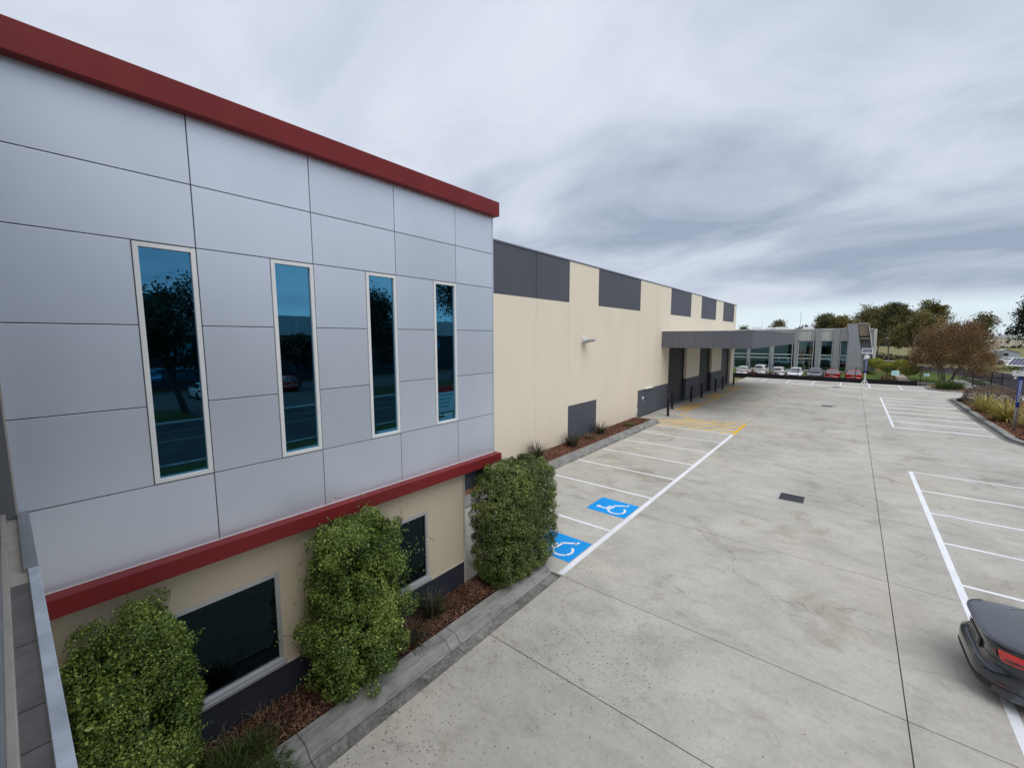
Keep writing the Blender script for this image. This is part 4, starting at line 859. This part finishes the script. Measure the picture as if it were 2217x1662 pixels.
    def side_glass(nm, mat, t0, t1, s, off, fs):
        V = []; n_ = 9
        for f in fs:
            p = gp(f); cx_, a_ = (p[0]+p[1])/2, (p[1]-p[0])/2
            for q in range(n_):
                x = cx_+a_*(t0+(t1-t0)*q/(n_-1)); y, z = yz(x, p); V.append((x, s*(y+off), z+off*.3))
        F = [(i*n_+j, i*n_+j+1, (i+1)*n_+j+1, (i+1)*n_+j) for i in range(len(fs)-1) for j in range(n_-1)]; MB().add(V, F).build(nm, mat, t, smooth=True, world=False)
    for s in (1, -1):
        side_glass('window_trim', 'trim_black', -.80, .84, s, .005, (.12, .25, .5, .75, .93))
        side_glass('side_window', 'car_glass', -.76, -.06, s, .010, (.17, .3, .5, .75, .88)); side_glass('side_window', 'car_glass', .0, .80, s, .010, (.17, .3, .5, .75, .88))
        for xd in ((1.28, 2.28, 3.30) if style == 'sedan' else (1.15, 2.15, 3.15)):
            MB().tube([(xd-.05*i, s*(yz(xd-.05*i, prm[k])[0]+.001), yz(xd-.05*i, prm[k])[1]) for i, k in enumerate((3, 4, 5, 6, 7, 8))], .0045, 5).build('door_shut_line', 'trim_black', t, world=False)
        for xd in (1.75, 2.75): y_, z_ = yz(xd, prm[7]); MB().box(xd-.09, xd+.09, s*(y_+.012)-.012, s*(y_+.012)+.012, z_-.035, z_-.01).build('door_handle', paint_, t, world=False)
    # lamps: patches between body rings
    def bodypatch(nm, mat, i0, i1, a0, a1, off=.008, f0=0.0, f1=1.0):
        A, B = np.array(low[i0]), np.array(low[i1]); mid = [low[i] for i in range(i0, i1+1)]
        A2 = A+(np.array(low[i0+1])-A)*f0; B2 = np.array(low[i1-1])+(B-np.array(low[i1-1]))*f1
        rows = [A2]+[np.array(r) for r in mid[1:-1]]+[B2]
        ks = [k for k in range(-N//2, N//2+1) if a0 <= 360*k/N <= a1]; V = []
        for r in rows:
            for k in ks:
                nx = unit(r[(k+1) % N]-r[(k-1) % N]); V.append(tuple(r[k % N]+np.array([nx[1], -nx[0], .05])*off))
        n_ = len(ks); F = [(i*n_+j, i*n_+j+1, (i+1)*n_+j+1, (i+1)*n_+j) for i in range(len(rows)-1) for j in range(n_-1)]
        return MB().add(V, F).build(nm, mat, t, smooth=True, world=False)
    for s in (1, -1):
        r_ = (lambda a, b: (a, b) if s > 0 else (-b, -a))
        if detail > 1:
            def lens(nm, mat, aa, lo, hi, off):
                ks = [k for k in range(-N//2, N//2+1) if aa[0] <= 360*k/N*s <= aa[-1]]; V = []
                for k in ks:
                    an = 360*k/N*s; l_, h_ = np.interp(an, aa, lo), np.interp(an, aa, hi)
                    for q in np.linspace(l_, h_, 5):
                        i0 = min(int(q), len(low)-2); A, B = np.array(low[i0]), np.array(low[i0+1]); r = A+(B-A)*(q-i0); nx = unit(r[(k+1) % N]-r[(k-1) % N]); bul = off+.012*math.sin(math.pi*(q-l_)/max(h_-l_, 1e-3))
                        V.append(tuple(r[k % N]+np.array([nx[1], -nx[0], .05])*bul))
                F = [(i*5+j, i*5+j+1, (i+1)*5+j+1, (i+1)*5+j) for i in range(len(ks)-1) for j in range(4)]
                MB().add(V, F).build(nm, mat, t, smooth=True, world=False)
            lens('tail_light', 'tail_red', (29, 34, 46, 58, 70), (6.70, 6.55, 6.55, 6.75, 7.15), (7.50, 7.62, 7.60, 7.50, 7.25), .006)
            lens('tail_light', 'tail_dark', (17, 24, 28.5), (6.95, 6.80, 6.72), (7.20, 7.35, 7.46), .006)
            lens('lamp_insert', 'tail_dark', (33, 40, 52, 62), (6.80, 6.72, 6.80, 7.0), (6.84, 6.98, 7.02, 7.03), .022)
        else:
            bodypatch('tail_light', 'tail_red', 6, 8, *r_(27, 64), off=.010, f0=.35, f1=.75); bodypatch('tail_light', 'tail_dark', 6, 8, *r_(14.9, 28), off=.010, f0=.55, f1=.5)
        bodypatch('headlight', 'lamp_clear', 5, 7, *r_(128, 158), off=.010, f0=.3, f1=.9)
    bodypatch('grille', 'trim_black', 4, 6, 156, 180, off=.012); bodypatch('grille', 'trim_black', 4, 6, -180, -156, off=.012)
    bodypatch('rear_diffuser', 'trim_black', 1, 2, -34, 34, off=.012, f0=.2, f1=.9)
    pl = MB().box(.098, .118, -.19, .19, .705+zl, .80+zl).build('number_plate', 'plate_grey', t, world=False)
    for s in (1, -1): MB().box(L-2.0+.35, L-1.88+.35, s*(Wd-.03)-.09*(s < 0), s*(Wd-.03)+.09*(s > 0), .98+zl, 1.10+zl).build('mirror', paint_, t, bevel=.02, world=False)
    # wheels in dark arches
    rw = .33+zl*.4
    for x in (.86 if detail < 2 else 1.10, L-.88):
        for s in (1, -1):
            yo = max(yz(x-.2, prm[3])[0], yz(x+.2, prm[3])[0], yz(x, prm[4])[0]); y0, y1 = s*(yo-.22), s*(yo+.012)
            MB().tube([(x, s*(yo-.3), rw+.055), (x, s*(yo+.003), rw+.055)], rw+.03, 28).build('wheel_arch', 'trim_black', t, world=False)
            w_ = MB().tube([(x, y0, rw), (x, y1-s*.02, rw), (x, y1, rw)], [rw, rw, rw-.02], 32).build('wheel', 'rubber', t, smooth=False, world=False)
            for k in range(5):
                an = 2*math.pi*k/5; ca, sa = math.cos(an), math.sin(an); MB().add([(x+ca*.06-sa*.04, y1+s*.016, rw+sa*.06+ca*.04), (x+ca*.06+sa*.04, y1+s*.016, rw+sa*.06-ca*.04), (x+ca*rw*.62+sa*.025, y1+s*.013, rw+sa*rw*.62-ca*.025), (x+ca*rw*.62-sa*.025, y1+s*.013, rw+sa*rw*.62+ca*.025)], [(0, 1, 2, 3)]).build('spoke', 'rim_alloy', w_, world=False)
            mm = MB(); mm.tube([(x, y1+s*.002, rw), (x, y1+s*.010, rw)], [rw*.68, rw*.62], 24); o = mm.build('rim', 'black_steel', w_, world=False)
            MB().tube([(x, y1+s*.009, rw), (x, y1+s*.018, rw)], [rw*.20, rw*.17], 14).build('hub', 'rim_alloy', w_, world=False)
    if detail > 1:
        # lip line, bumper crease and boot shut-line
        def line(nm, mat, i, a0, a1, dz, rad, off=.004):
            r = np.array(low[i]); ks = [k for k in range(-N//2, N//2+1) if a0 <= 360*k/N <= a1]
            pts = []
            for k in ks:
                nx = unit(r[(k+1) % N]-r[(k-1) % N]); pts.append(r[k % N]+np.array([nx[1]*off, -nx[0]*off, dz]))
            MB().tube(pts, rad, 5).build(nm, mat, t, world=False)
        line('bumper_trim', 'trim_black', 5, -60, 60, .0, .008); line('boot_spoiler', 'car_black', 8, -44, 44, .015, .013); line('boot_shut_line', 'trim_black', 7, -30, 30, -.10, .004)
        line('bumper_trim', 'trim_black', 2, -70, 70, .0, .010)
        for s in (1, -1): bodypatch('reflector', 'tail_dark', 2, 3, *((36, 46) if s > 0 else (-46, -36)), off=.010, f0=.3, f1=.5)
        # recess around the plate
        MB().box(.105, .150, -.30, .30, .675, .84).build('plate_recess', 'trim_black', t, world=False)
        for k in range(6): MB().box(.095, .0975, -.155+k*.055, -.155+k*.055+.035, .72, .785).build('plate_character', 'trim_black', pl, world=False)
    return t
car('parked_car', 'graphite sedan backed up to the white bay line with red tail lights showing', 'car_graphite', (1.82, 10.0, 0), 0.03, 'sedan', 4.65, None, 2, 0.90)
FC = 'cars parked behind the far fence'
def far_car(u, Y, paint_, style, label, flip=False, L=4.5):
    x = XY(u, Y)
    # rz = +90 deg: nose points away (+Y), tail at loc; flipped: nose toward the fence
    if flip: car('parked_car', label, paint_, (x, Y+L, -0.04), -math.pi/2, style, L, FC)
    else: car('parked_car', label, paint_, (x, Y, -0.04), math.pi/2, style, L, FC)
far_car(1609, 68.2, 'car_white', 'sedan', 'white sedan, tail to the fence, beside the warehouse corner')
far_car(1648, 70.4, 'car_white', 'suv', 'white wagon set back behind a maroon mound')
far_car(1688, 68.9, 'car_white', 'hatch', 'white hatchback with dark rear window behind the fence')
far_car(1725, 68.0, 'car_white', 'hatch', 'white hatchback with its nose and black grille to the fence', True)
far_car(1769, 69.0, 'car_grey', 'hatch', 'grey hatchback by the leafless tree', True)
far_car(1808, 68.0, 'car_red', 'sedan', 'dark red car in front of the narrow showroom window')
far_car(1856, 67.75, 'car_crimson', 'sedan', 'bright red car beside the far solar camera pole')
car('parked_car', 'white sedan side-on across the street in front of the shed', 'car_white', (XY(2160, 133), 133, -0.02), -0.05, 'sedan', 4.7)

# ================================================================== FENCE, SIGNS, POLES
FY = 67.28
fn = thing('wire_fence', (-3, FY, 0), 'black wire fence with a dark strip along its foot behind the far bays', 'fence')
fx = [-14.5, -11.4, -8.4, -5.45, -2.5, 0.5, 3.4, 6.35]
for x in fx: MB().tube([(x, FY, -0.1), (x, FY, 1.95)], 0.035, 8).build('post', 'black_steel', fn)
MB().tube([(-14.5, FY, 1.90), (6.35, FY, 1.90)], 0.012, 6).build('top_wire', 'black_steel', fn)
MB().box(-14.6, 6.1, FY-0.07, FY-0.045, 0.0, 0.56).build('ground_strip', 'black_fabric', fn)
V = []; Q = []; k = 0
for s in (1, -1):
    for x in np.arange(-16.5, 6.4, 0.17):
        a, b = (x, 0.5), (x+1.4, 1.9)
        if s < 0: a, b = (x+1.4, 0.5), (x, 1.9)
        if min(a[0], b[0]) < -14.5 or max(a[0], b[0]) > 6.35: continue
        V += [(a[0]-.0025, FY+.004*s, a[1]), (a[0]+.0025, FY+.004*s, a[1]), (b[0]+.0025, FY+.004*s, b[1]), (b[0]-.0025, FY+.004*s, b[1])]; Q.append((k, k+1, k+2, k+3)); k += 4
fast_mesh('wire_mesh', np.array(V), np.array(Q), 'black_steel', fn, kind='stuff')
def fence_sign(u, v0, v1, hw, label):
    p = on(u, (v0+v1)/2, 1, FY-0.12); z1, z0 = on(u, v0, 1, FY-0.12)[2], on(u, v1, 1, FY-0.12)[2]
    s = thing('fence_sign', (p[0], FY-0.1, 0), label, 'sign'); MB().box(p[0]-hw, p[0]+hw, FY-0.075, FY-0.045, z0, z1).build('board', 'sign_cyan', s)
    for k in range(3):
        z = z0+(z1-z0)*(0.28+0.22*k); MB().box(p[0]-hw*0.8, p[0]+hw*(0.6-0.1*k), FY-0.079, FY-0.076, z-0.025, z+0.02).build('print_line', 'sign_teal', s)
    MB().tube([(p[0], FY+.01, -0.1), (p[0], FY+.01, z1)], 0.02, 6).build('stake', 'black_steel', s)
fence_sign(1938.5, 802.5, 812.5, 0.34, 'larger pale cyan notice on the wire fence by the path'); fence_sign(2007, 809, 814.5, 0.22, 'small pale cyan notice at the fence end post')
# low field fence, tan box, gate
fp = [(6.35, FY), (9.0, 69.5), (12.6, 69.5)]
gt = thing('gate', (12.0, 70, 0), 'black tubular gate leaf and posts beside the brown tree', 'gate')
for x, h in ((9.3, 1.4), (10.9, 1.5), (12.3, 1.7), (13.1, 1.6)): MB().box(x-.05, x+.05, 69.9, 70.0, -0.05, h).build('post', 'black_steel', gt)
for z in (.25, .7, 1.15): MB().box(10.95, 13.05, 69.93, 69.97, z, z+.05).build('rail', 'black_steel', gt)
for k in range(16): MB().box(11.05+k*.125, 11.07+k*.125, 69.94, 69.96, .20, 1.2).build('picket', 'black_steel', gt)
MB().box(9.35, 10.85, 69.94, 69.96, 1.1, 1.15).build('rail', 'black_steel', gt)
tb = thing('tan_enclosure', (XY(1932, 92), 92, 0), 'tan screened enclosure behind the ball standards', 'enclosure')
x = XY(1932, 92); MB().box(x-1.7, x+0.75, 91.6, 92.6, -0.05, 1.75).build('screen', 'timber_tan', tb); MB().box(x+0.76, x+1.55, 91.5, 92.7, -0.05, 1.75).build('end_panel', 'timber_tan', tb); MB().box(x-1.75, x+1.6, 91.45, 92.75, 1.752, 1.82).build('capping', 'showroom_light', tb)
rf = thing('rail_fence', (6, 126, 0), 'low dark rail fence along the paddock past the street bend', 'fence')
for x in np.arange(-8, 24, 2.0): MB().box(x-.06, x+.06, 125.94, 126.06, -.14, 1.5).build('post', 'black_steel', rf)
for z in (.5, 1.0, 1.4): MB().box(-8, 22, 125.97, 126.03, z, z+.08).build('rail', 'black_steel', rf)
def solar_pole(loc, label, zbox, zpan, blue, tilt=25, face=0.0, foot=False):
    x, y, z0 = loc; t = thing('solar_camera_pole', loc, label, 'camera pole', 'solar camera poles')
    MB().tube([(x, y, z0), (x, y, zpan)], 0.075, 14).build('pole', 'galv' if not foot else 'white_box', t, smooth=True)
    MB().tube([(x, y, blue[0]), (x, y, blue[1])], 0.082, 16).build('wrap', 'pole_blue', t, smooth=True)
    # vertical run of white lettering on the wrap, letters lying on their side
    rng = rnd(int(y)); zz_ = blue[0]+0.18*(blue[1]-blue[0])
    k = 0
    while zz_ < blue[0]+0.86*(blue[1]-blue[0]):
        h = rng.uniform(.07, .10); a0 = R(-90); m = MB()
        for (da, dz, wa, wz) in ((-.42, 0, .22, h), (.10, 0, .50, h*.28), (.10, h*.6, .5, h*.28) if k % 2 else (.3, 0, .2, h)):
            for q in range(3):
                p0, p1 = a0+da+wa*q/3, a0+da+wa*(q+1)/3; r0 = .085
                m.add([(x+r0*math.cos(p0), y+r0*math.sin(p0), zz_+dz), (x+r0*math.cos(p1), y+r0*math.sin(p1), zz_+dz), (x+r0*math.cos(p1), y+r0*math.sin(p1), zz_+dz+wz), (x+r0*math.cos(p0), y+r0*math.sin(p0), zz_+dz+wz)], [(0, 1, 2, 3)])
        m.build('lettering', 'white_print', t); zz_ += h+.035; k += 1
    MB().box(x-.34 if not foot else x-.25, x+.34 if not foot else x+.25, y-.22, y+.05, zbox[0], zbox[1]).build('control_box', 'white_box', t, bevel=.02)
    MB().box(x-.25, x-.15, y-.226, y-.221, zbox[0]+.2, zbox[0]+.25).build('box_latch', 'trim_black', t)
    cmr = MB().tube([(x-.22, y-.16, zbox[0]-.10), (x-.30, y-.30, zbox[0]-.13)], .045, 10).build('camera_head', 'white_box', t); MB().tube([(x-.22, y-.12, zbox[0]+.01), (x-.22, y-.16, zbox[0]-.10)], .02, 8).build('camera_arm', 'white_box', t)
    hw, hl = (.54, .50) if not foot else (.52, .34); ct, st = math.cos(R(tilt)), math.sin(R(tilt))
    cy_, sy_ = math.cos(face), math.sin(face)
    def pt(a, b, c): return (x+a*cy_-b*ct*sy_, y-a*sy_-b*ct*cy_, zpan+.06-b*st+c)
    def slab_(nm, a0, a1, b0, b1, c0, c1, mat): MB().add([pt(a0, b1, c0), pt(a1, b1, c0), pt(a1, b0, c0), pt(a0, b0, c0), pt(a0, b1, c1), pt(a1, b1, c1), pt(a1, b0, c1), pt(a0, b0, c1)], [(0, 3, 2, 1), (4, 5, 6, 7), (0, 1, 5, 4), (1, 2, 6, 5), (2, 3, 7, 6), (3, 0, 4, 7)]).build(nm, mat, sp)
    sp = MB().box(x-.03, x+.03, y-.03, y+.03, zpan-.05, zpan+.05).build('solar_panel', 'galv', t)
    slab_('panel_frame', -hw, hw, -hl, hl, 0, .035, 'white_box')
    for i in range(4):
        for j in range(6): slab_('cell', -hw+.05+j*(2*hw-.1)/6+.006, -hw+.05+(j+1)*(2*hw-.1)/6-.006, -hl+.05+i*(2*hl-.1)/4+.006, -hl+.05+(i+1)*(2*hl-.1)/4-.006, .0355, .039, 'solar_cell')
    if foot:
        for a in range(4):
            dx, dy = math.cos(R(45+90*a)), math.sin(R(45+90*a)); MB().tube([(x+dx*.06, y+dy*.06, .55), (x+dx*.42, y+dy*.42, .03)], .03, 6).build('foot_strut', 'white_box', t)
        MB().box(x-.38, x+.38, y-.38, y+.38, .005, .03).build('base_plate', 'white_box', t)
solar_pole((7.78, 37.78, .10), 'tall steel solar camera pole with blue lettered wrap in the red mulch', (3.40, 3.72), 4.15, (1.55, 3.38), 26, R(28))
solar_pole((1.41, 66.55, 0.0), 'white-footed solar camera pole at the fence behind the far bays', (3.10, 3.46), 3.92, (1.35, 2.95), 62, foot=True)

# ================================================================== SHOWROOM AND OTHER BUILDINGS
SY_ = 86.0
sr = thing('showroom', (-8, 92, 0), 'low grey showroom with leaning fins, tall dark windows and a tapered tower', 'building')
def at86(cx, cy): p = on(1560+cx/6.506, 680+cy/6.506, 1, SY_); return p[0], p[2]
ZT = 7.05
MB().box(-34, 2.2, SY_+0.9, 110, -0.1, ZT-.25).build('core', 'dark_clad', sr); MB().box(-34, 2.3, SY_+0.2, 110, ZT-.24, ZT-.05).build('roof', 'roof_sheet', sr)
bays = [(-420, -230), (-200, 160), (190, 385), (412, 700), (745, 1020), (1095, 1315), (1412, 1585), (1690, 1800)]
for i, (a, b) in enumerate(bays):
    xa, xb = at86(a, 400)[0], at86(b, 400)[0]; zs = 5.05 if i >= 5 else 4.75
    fr = MB()
    for (q0, q1, w0, w1) in ((xa, xa+.09, .0, zs), (xb-.09, xb, .0, zs), (xa+.09, xb-.09, zs-.09, zs), (xa+.09, xb-.09, .0, .15), (xa+.09, xb-.09, 2.65, 2.75), (xa+.09, xb-.09, 2.02, 2.12)): fr.box(q0, q1, SY_+.42, SY_+.52, w0, w1)
    wdw = fr.build('window', 'white_frame', sr)
    for (w0, w1) in ((.15, 2.02), (2.12, 2.65), (2.75, zs-.09)): MB().box(xa+.09, xb-.09, SY_+.47, SY_+.49, w0, w1).build('pane', 'teal_glass', wdw)
    n_ = 2 if b-a > 150 else 1
    for k in range(n_+1):
        q0, q1 = xa-.1+(xb-xa+.2)*k/(n_+1), xa-.1+(xb-xa+.2)*(k+1)/(n_+1); MB().box(q0+.006, q1-.006, SY_+.30, SY_+.40, zs+.02, ZT).build('fascia_panel', 'showroom_light', sr)
def fin(a0, a1, b0, b1, proj=0.45, zt=ZT+.03, mat='showroom_grey'):     # top (a) and foot (b) extents in crop px
    xa0, xa1 = at86(a0, 205)[0], at86(a1, 205)[0]; xb0, xb1 = at86(b0, 780)[0], at86(b1, 780)[0]
    m = MB(); m.add([(xb0, SY_+.1-proj*.2, -.1), (xb1, SY_+.1-proj*.2, -.1), (xb1, SY_+.9, -.1), (xb0, SY_+.9, -.1), (xa0, SY_+.1-proj, zt), (xa1, SY_+.1-proj, zt), (xa1, SY_+.9, zt), (xa0, SY_+.9, zt)],
        [(0, 3, 2, 1), (4, 5, 6, 7), (0, 1, 5, 4), (1, 2, 6, 5), (2, 3, 7, 6), (3, 0, 4, 7)]); return m.build('fin', mat, sr)
for q in ((-225, -205, -228, -203), (162, 186, 160, 188), (386, 410, 386, 410), (705, 742, 702, 742), (1050, 1100, 1022, 1066), (1345, 1418, 1318, 1388), (1608, 1692, 1562, 1655)): fin(*q)
# tapered tower and raking end fins
tw = MB()
def quadpx(cs, y0, y1, nm, mat):
    pts = [at86(*c) for c in cs]; pts = sorted(pts, key=lambda p: 0) ; m = MB(); n = len(pts)
    vs_ = [(p[0], y0, p[1]) for p in pts]+[(p[0], y1, p[1]) for p in pts]
    m.add(vs_, [tuple(range(n-1, -1, -1)), tuple(range(n, 2*n))]+[(i, (i+1) % n, n+(i+1) % n, n+i) for i in range(n)]); return m.build(nm, mat, sr)
quadpx([(1785, 136), (1930, 136), (2012, 812), (1768, 800), (1812, 300)], SY_-.9, SY_+3.0, 'tower_fin', 'showroom_grey')
quadpx([(2085, 150), (2100, 150), (2190, 800), (2165, 800)], SY_-1.0, SY_+2.5, 'tower_fin', 'showroom_light')
quadpx([(1932, 140), (2090, 140), (2092, 330), (1966, 330)], SY_-.7, SY_+2.4, 'tower_sign_panel', 'showroom_tan')
quadpx([(1932, 128), (2092, 128), (2092, 139), (1932, 139)], SY_-.85, SY_+2.6, 'tower_cap', 'showroom_light')
quadpx([(1960, 331), (2095, 331), (2098, 352), (1964, 352)], SY_-1.0, SY_+1.2, 'tower_hood', 'showroom_tan')
quadpx([(1968, 305), (2088, 305), (2088, 328), (1970, 328)], SY_-.78, SY_-.72, 'tower_lettering', 'trim_black')
quadpx([(1945, 353), (2110, 353), (2168, 800), (1985, 800)], SY_+.3, SY_+2.4, 'tower_recess', 'showroom_grey')
quadpx([(2095, 205), (2170, 205), (2165, 800), (2150, 640)], SY_+.6, SY_+2.8, 'end_wall', 'showroom_grey'); quadpx([(2165, 205), (2215, 205), (2172, 800), (2160, 640)], SY_+.5, SY_+3.2, 'end_fin', 'showroom_light')
for k, (x, w, h, z) in enumerate(((-16.4, 1.5, .5, .7), (-14.3, 1.2, .35, 1.3), (-13.6, 1.7, .5, .5), (-11.6, 1.2, 1.7, .25), (-9.6, 1.6, .3, 1.1), (-15.6, 2.0, .3, 1.5), (-12.9, 1.4, .3, 1.6), (-9.9, 1.0, .4, .5))): MB().box(x, x+w, SY_+.66, SY_+.72, z, z+h).build('display_board', 'display_blue', sr)
for x, w, h in ((-15.5, 1.6, .55), (-13.0, 1.2, .45), (-11.6, 2.0, .5), (-7.3, 1.6, .4)): MB().box(x, x+w, 93, 94.2, ZT-.05, ZT+h).build('roof_plant', 'white_box', sr)
MB().tube([(-7.9, 95, ZT), (-7.9, 95, 10.4)], .035, 6).build('mast', 'galv', sr); MB().tube([(-14.2, 96, ZT), (-14.2, 96, 9.0)], .05, 6).build('mast', 'white_box', sr)
# shed across the street
xs_ = XY(2184, 148); zr_ = on(2184, 757, 1, 148)[2]; ze_ = on(2170, 762, 1, 148)[2]; sh = thing('shed', (xs_, 148, 0), 'pale blue-grey gabled shed with a small dark window', 'shed')
MB().extrude_y([(xs_-2.1, -.1), (xs_+2.1, -.1), (xs_+2.1, ze_), (xs_, zr_), (xs_-2.1, ze_)], 148, 154).build('wall', 'shed_blue', sh)
MB().add([(xs_-2.3, 147.8, ze_-.06), (xs_, 147.8, zr_+.06), (xs_+2.3, 147.8, ze_-.06), (xs_-2.3, 154.2, ze_-.06), (xs_, 154.2, zr_+.06), (xs_+2.3, 154.2, ze_-.06)], [(0, 1, 4, 3), (1, 2, 5, 4)]).build('roof', 'roof_sheet', sh)
MB().box(xs_-.4, xs_+.3, 147.94, 147.99, zr_-1.4, zr_-.8).build('window', 'trim_black', sh); MB().box(xs_-1.3, xs_-.5, 147.95, 147.99, -.05, 1.9).build('door', 'showroom_grey', sh)
bw = thing('brick_wall', (XY(2150, 140), 140, 0), 'low red brick wall beside the blue-grey shed', 'wall'); x = XY(2150, 140); MB().box(x-2.0, x+.7, 140, 140.3, -.1, 1.9).build('brickwork', 'brick_red', bw); MB().box(x-2.05, x+.75, 139.95, 140.35, 1.902, 1.98).build('coping', 'showroom_light', bw)
for i, (x, y, w, h, lb) in enumerate(((62, 330, 16, 6, 'white-roofed far building between the trees beyond the shed'), (92, 300, 12, 5, 'pale far building right of the white-roofed one'))):
    fb = thing('far_house', (x, y, 0), lb, 'building', 'far pale buildings on the horizon'); MB().box(x-w/2, x+w/2, y, y+8, -.1, h-1.2).build('wall', 'cream_wall', fb); MB().extrude_y([(x-w/2-.4, h-1.19), (x+w/2+.4, h-1.19), (x, h+1)], y-.4, y+8.4).build('roof', 'roof_sheet', fb)

# ================================================================== ACROSS THE STREET (what the office windows mirror)
ob = thing('opposite_office', (50, 20, 0), 'dark two-storey office with a pale top band mirrored in the slot windows', 'building')
MB().box(46, 62, -55, 62, -.1, 6.0).build('wall', 'dark_clad', ob); MB().box(45.8, 62.2, -55.2, 62.2, 6.002, 8.6).build('upper_band', 'showroom_light', ob)
for y in np.arange(-50, 58, 7.5):
    for z in (.9, 3.7): MB().box(45.93, 45.99, y, y+4.2, z, z+1.5).build('window', 'blue_glass', ob)
MT_ = 'street trees opposite mirrored in the windows'
for i, (x, y, h, rx, lb) in enumerate(((27, 8.9, 10.6, 4.6, 'dense street tree opposite mirrored in the first slot window'), (30, 26.5, 12.0, 4.0, 'street tree opposite mirrored in the third slot window'), (27, 37, 15.5, 5.4, 'tall street tree opposite mirrored in the fourth slot window'), (36, 21.5, 6.2, 1.8, 'small street tree mirrored beside the red hatchback'))):
    tree('street_tree', lb, (x, y, -.06), h, rx, 201+i, 'dark_leaf', 'bark_dark', 11000 if h > 8 else 3000, .34, .14, .25, .22, .4, MT_)
car('parked_car', 'red hatchback mirrored in the second slot window', 'car_crimson', (33, 19.5, -.03), 0.0, 'suv', 4.3); car('parked_car', 'white hatchback mirrored in the first slot window', 'car_white', (33, 12.2, -.03), 0.0, 'hatch', 4.3); car('parked_car', 'grey sedan mirrored low in the first slot window', 'car_grey', (33, 5.2, -.03), 0.0, 'sedan', 4.6)
sb = thing('signboard', (8.4, 19.2, 0), 'red-headed white board on raking struts mirrored in the fourth slot window', 'sign')
MB().box(8.30, 8.36, 18.3, 19.9, .65, 2.0).build('board', 'white_print', sb); MB().box(8.29, 8.37, 18.3, 19.9, 2.002, 2.4).build('header', 'sign_red', sb)
for k in range(4): MB().box(8.285, 8.299, 18.45, 19.75-.15*k, 1.75-.25*k, 1.85-.25*k).build('print_line', 'sign_teal', sb)
for y in (18.4, 19.8): MB().tube([(8.38, y, -.02), (8.38, y, 2.4)], .035, 6).build('post', 'black_steel', sb); MB().tube([(8.40, y, 2.1), (9.6, y, -.02)], .03, 6).build('strut', 'black_steel', sb)
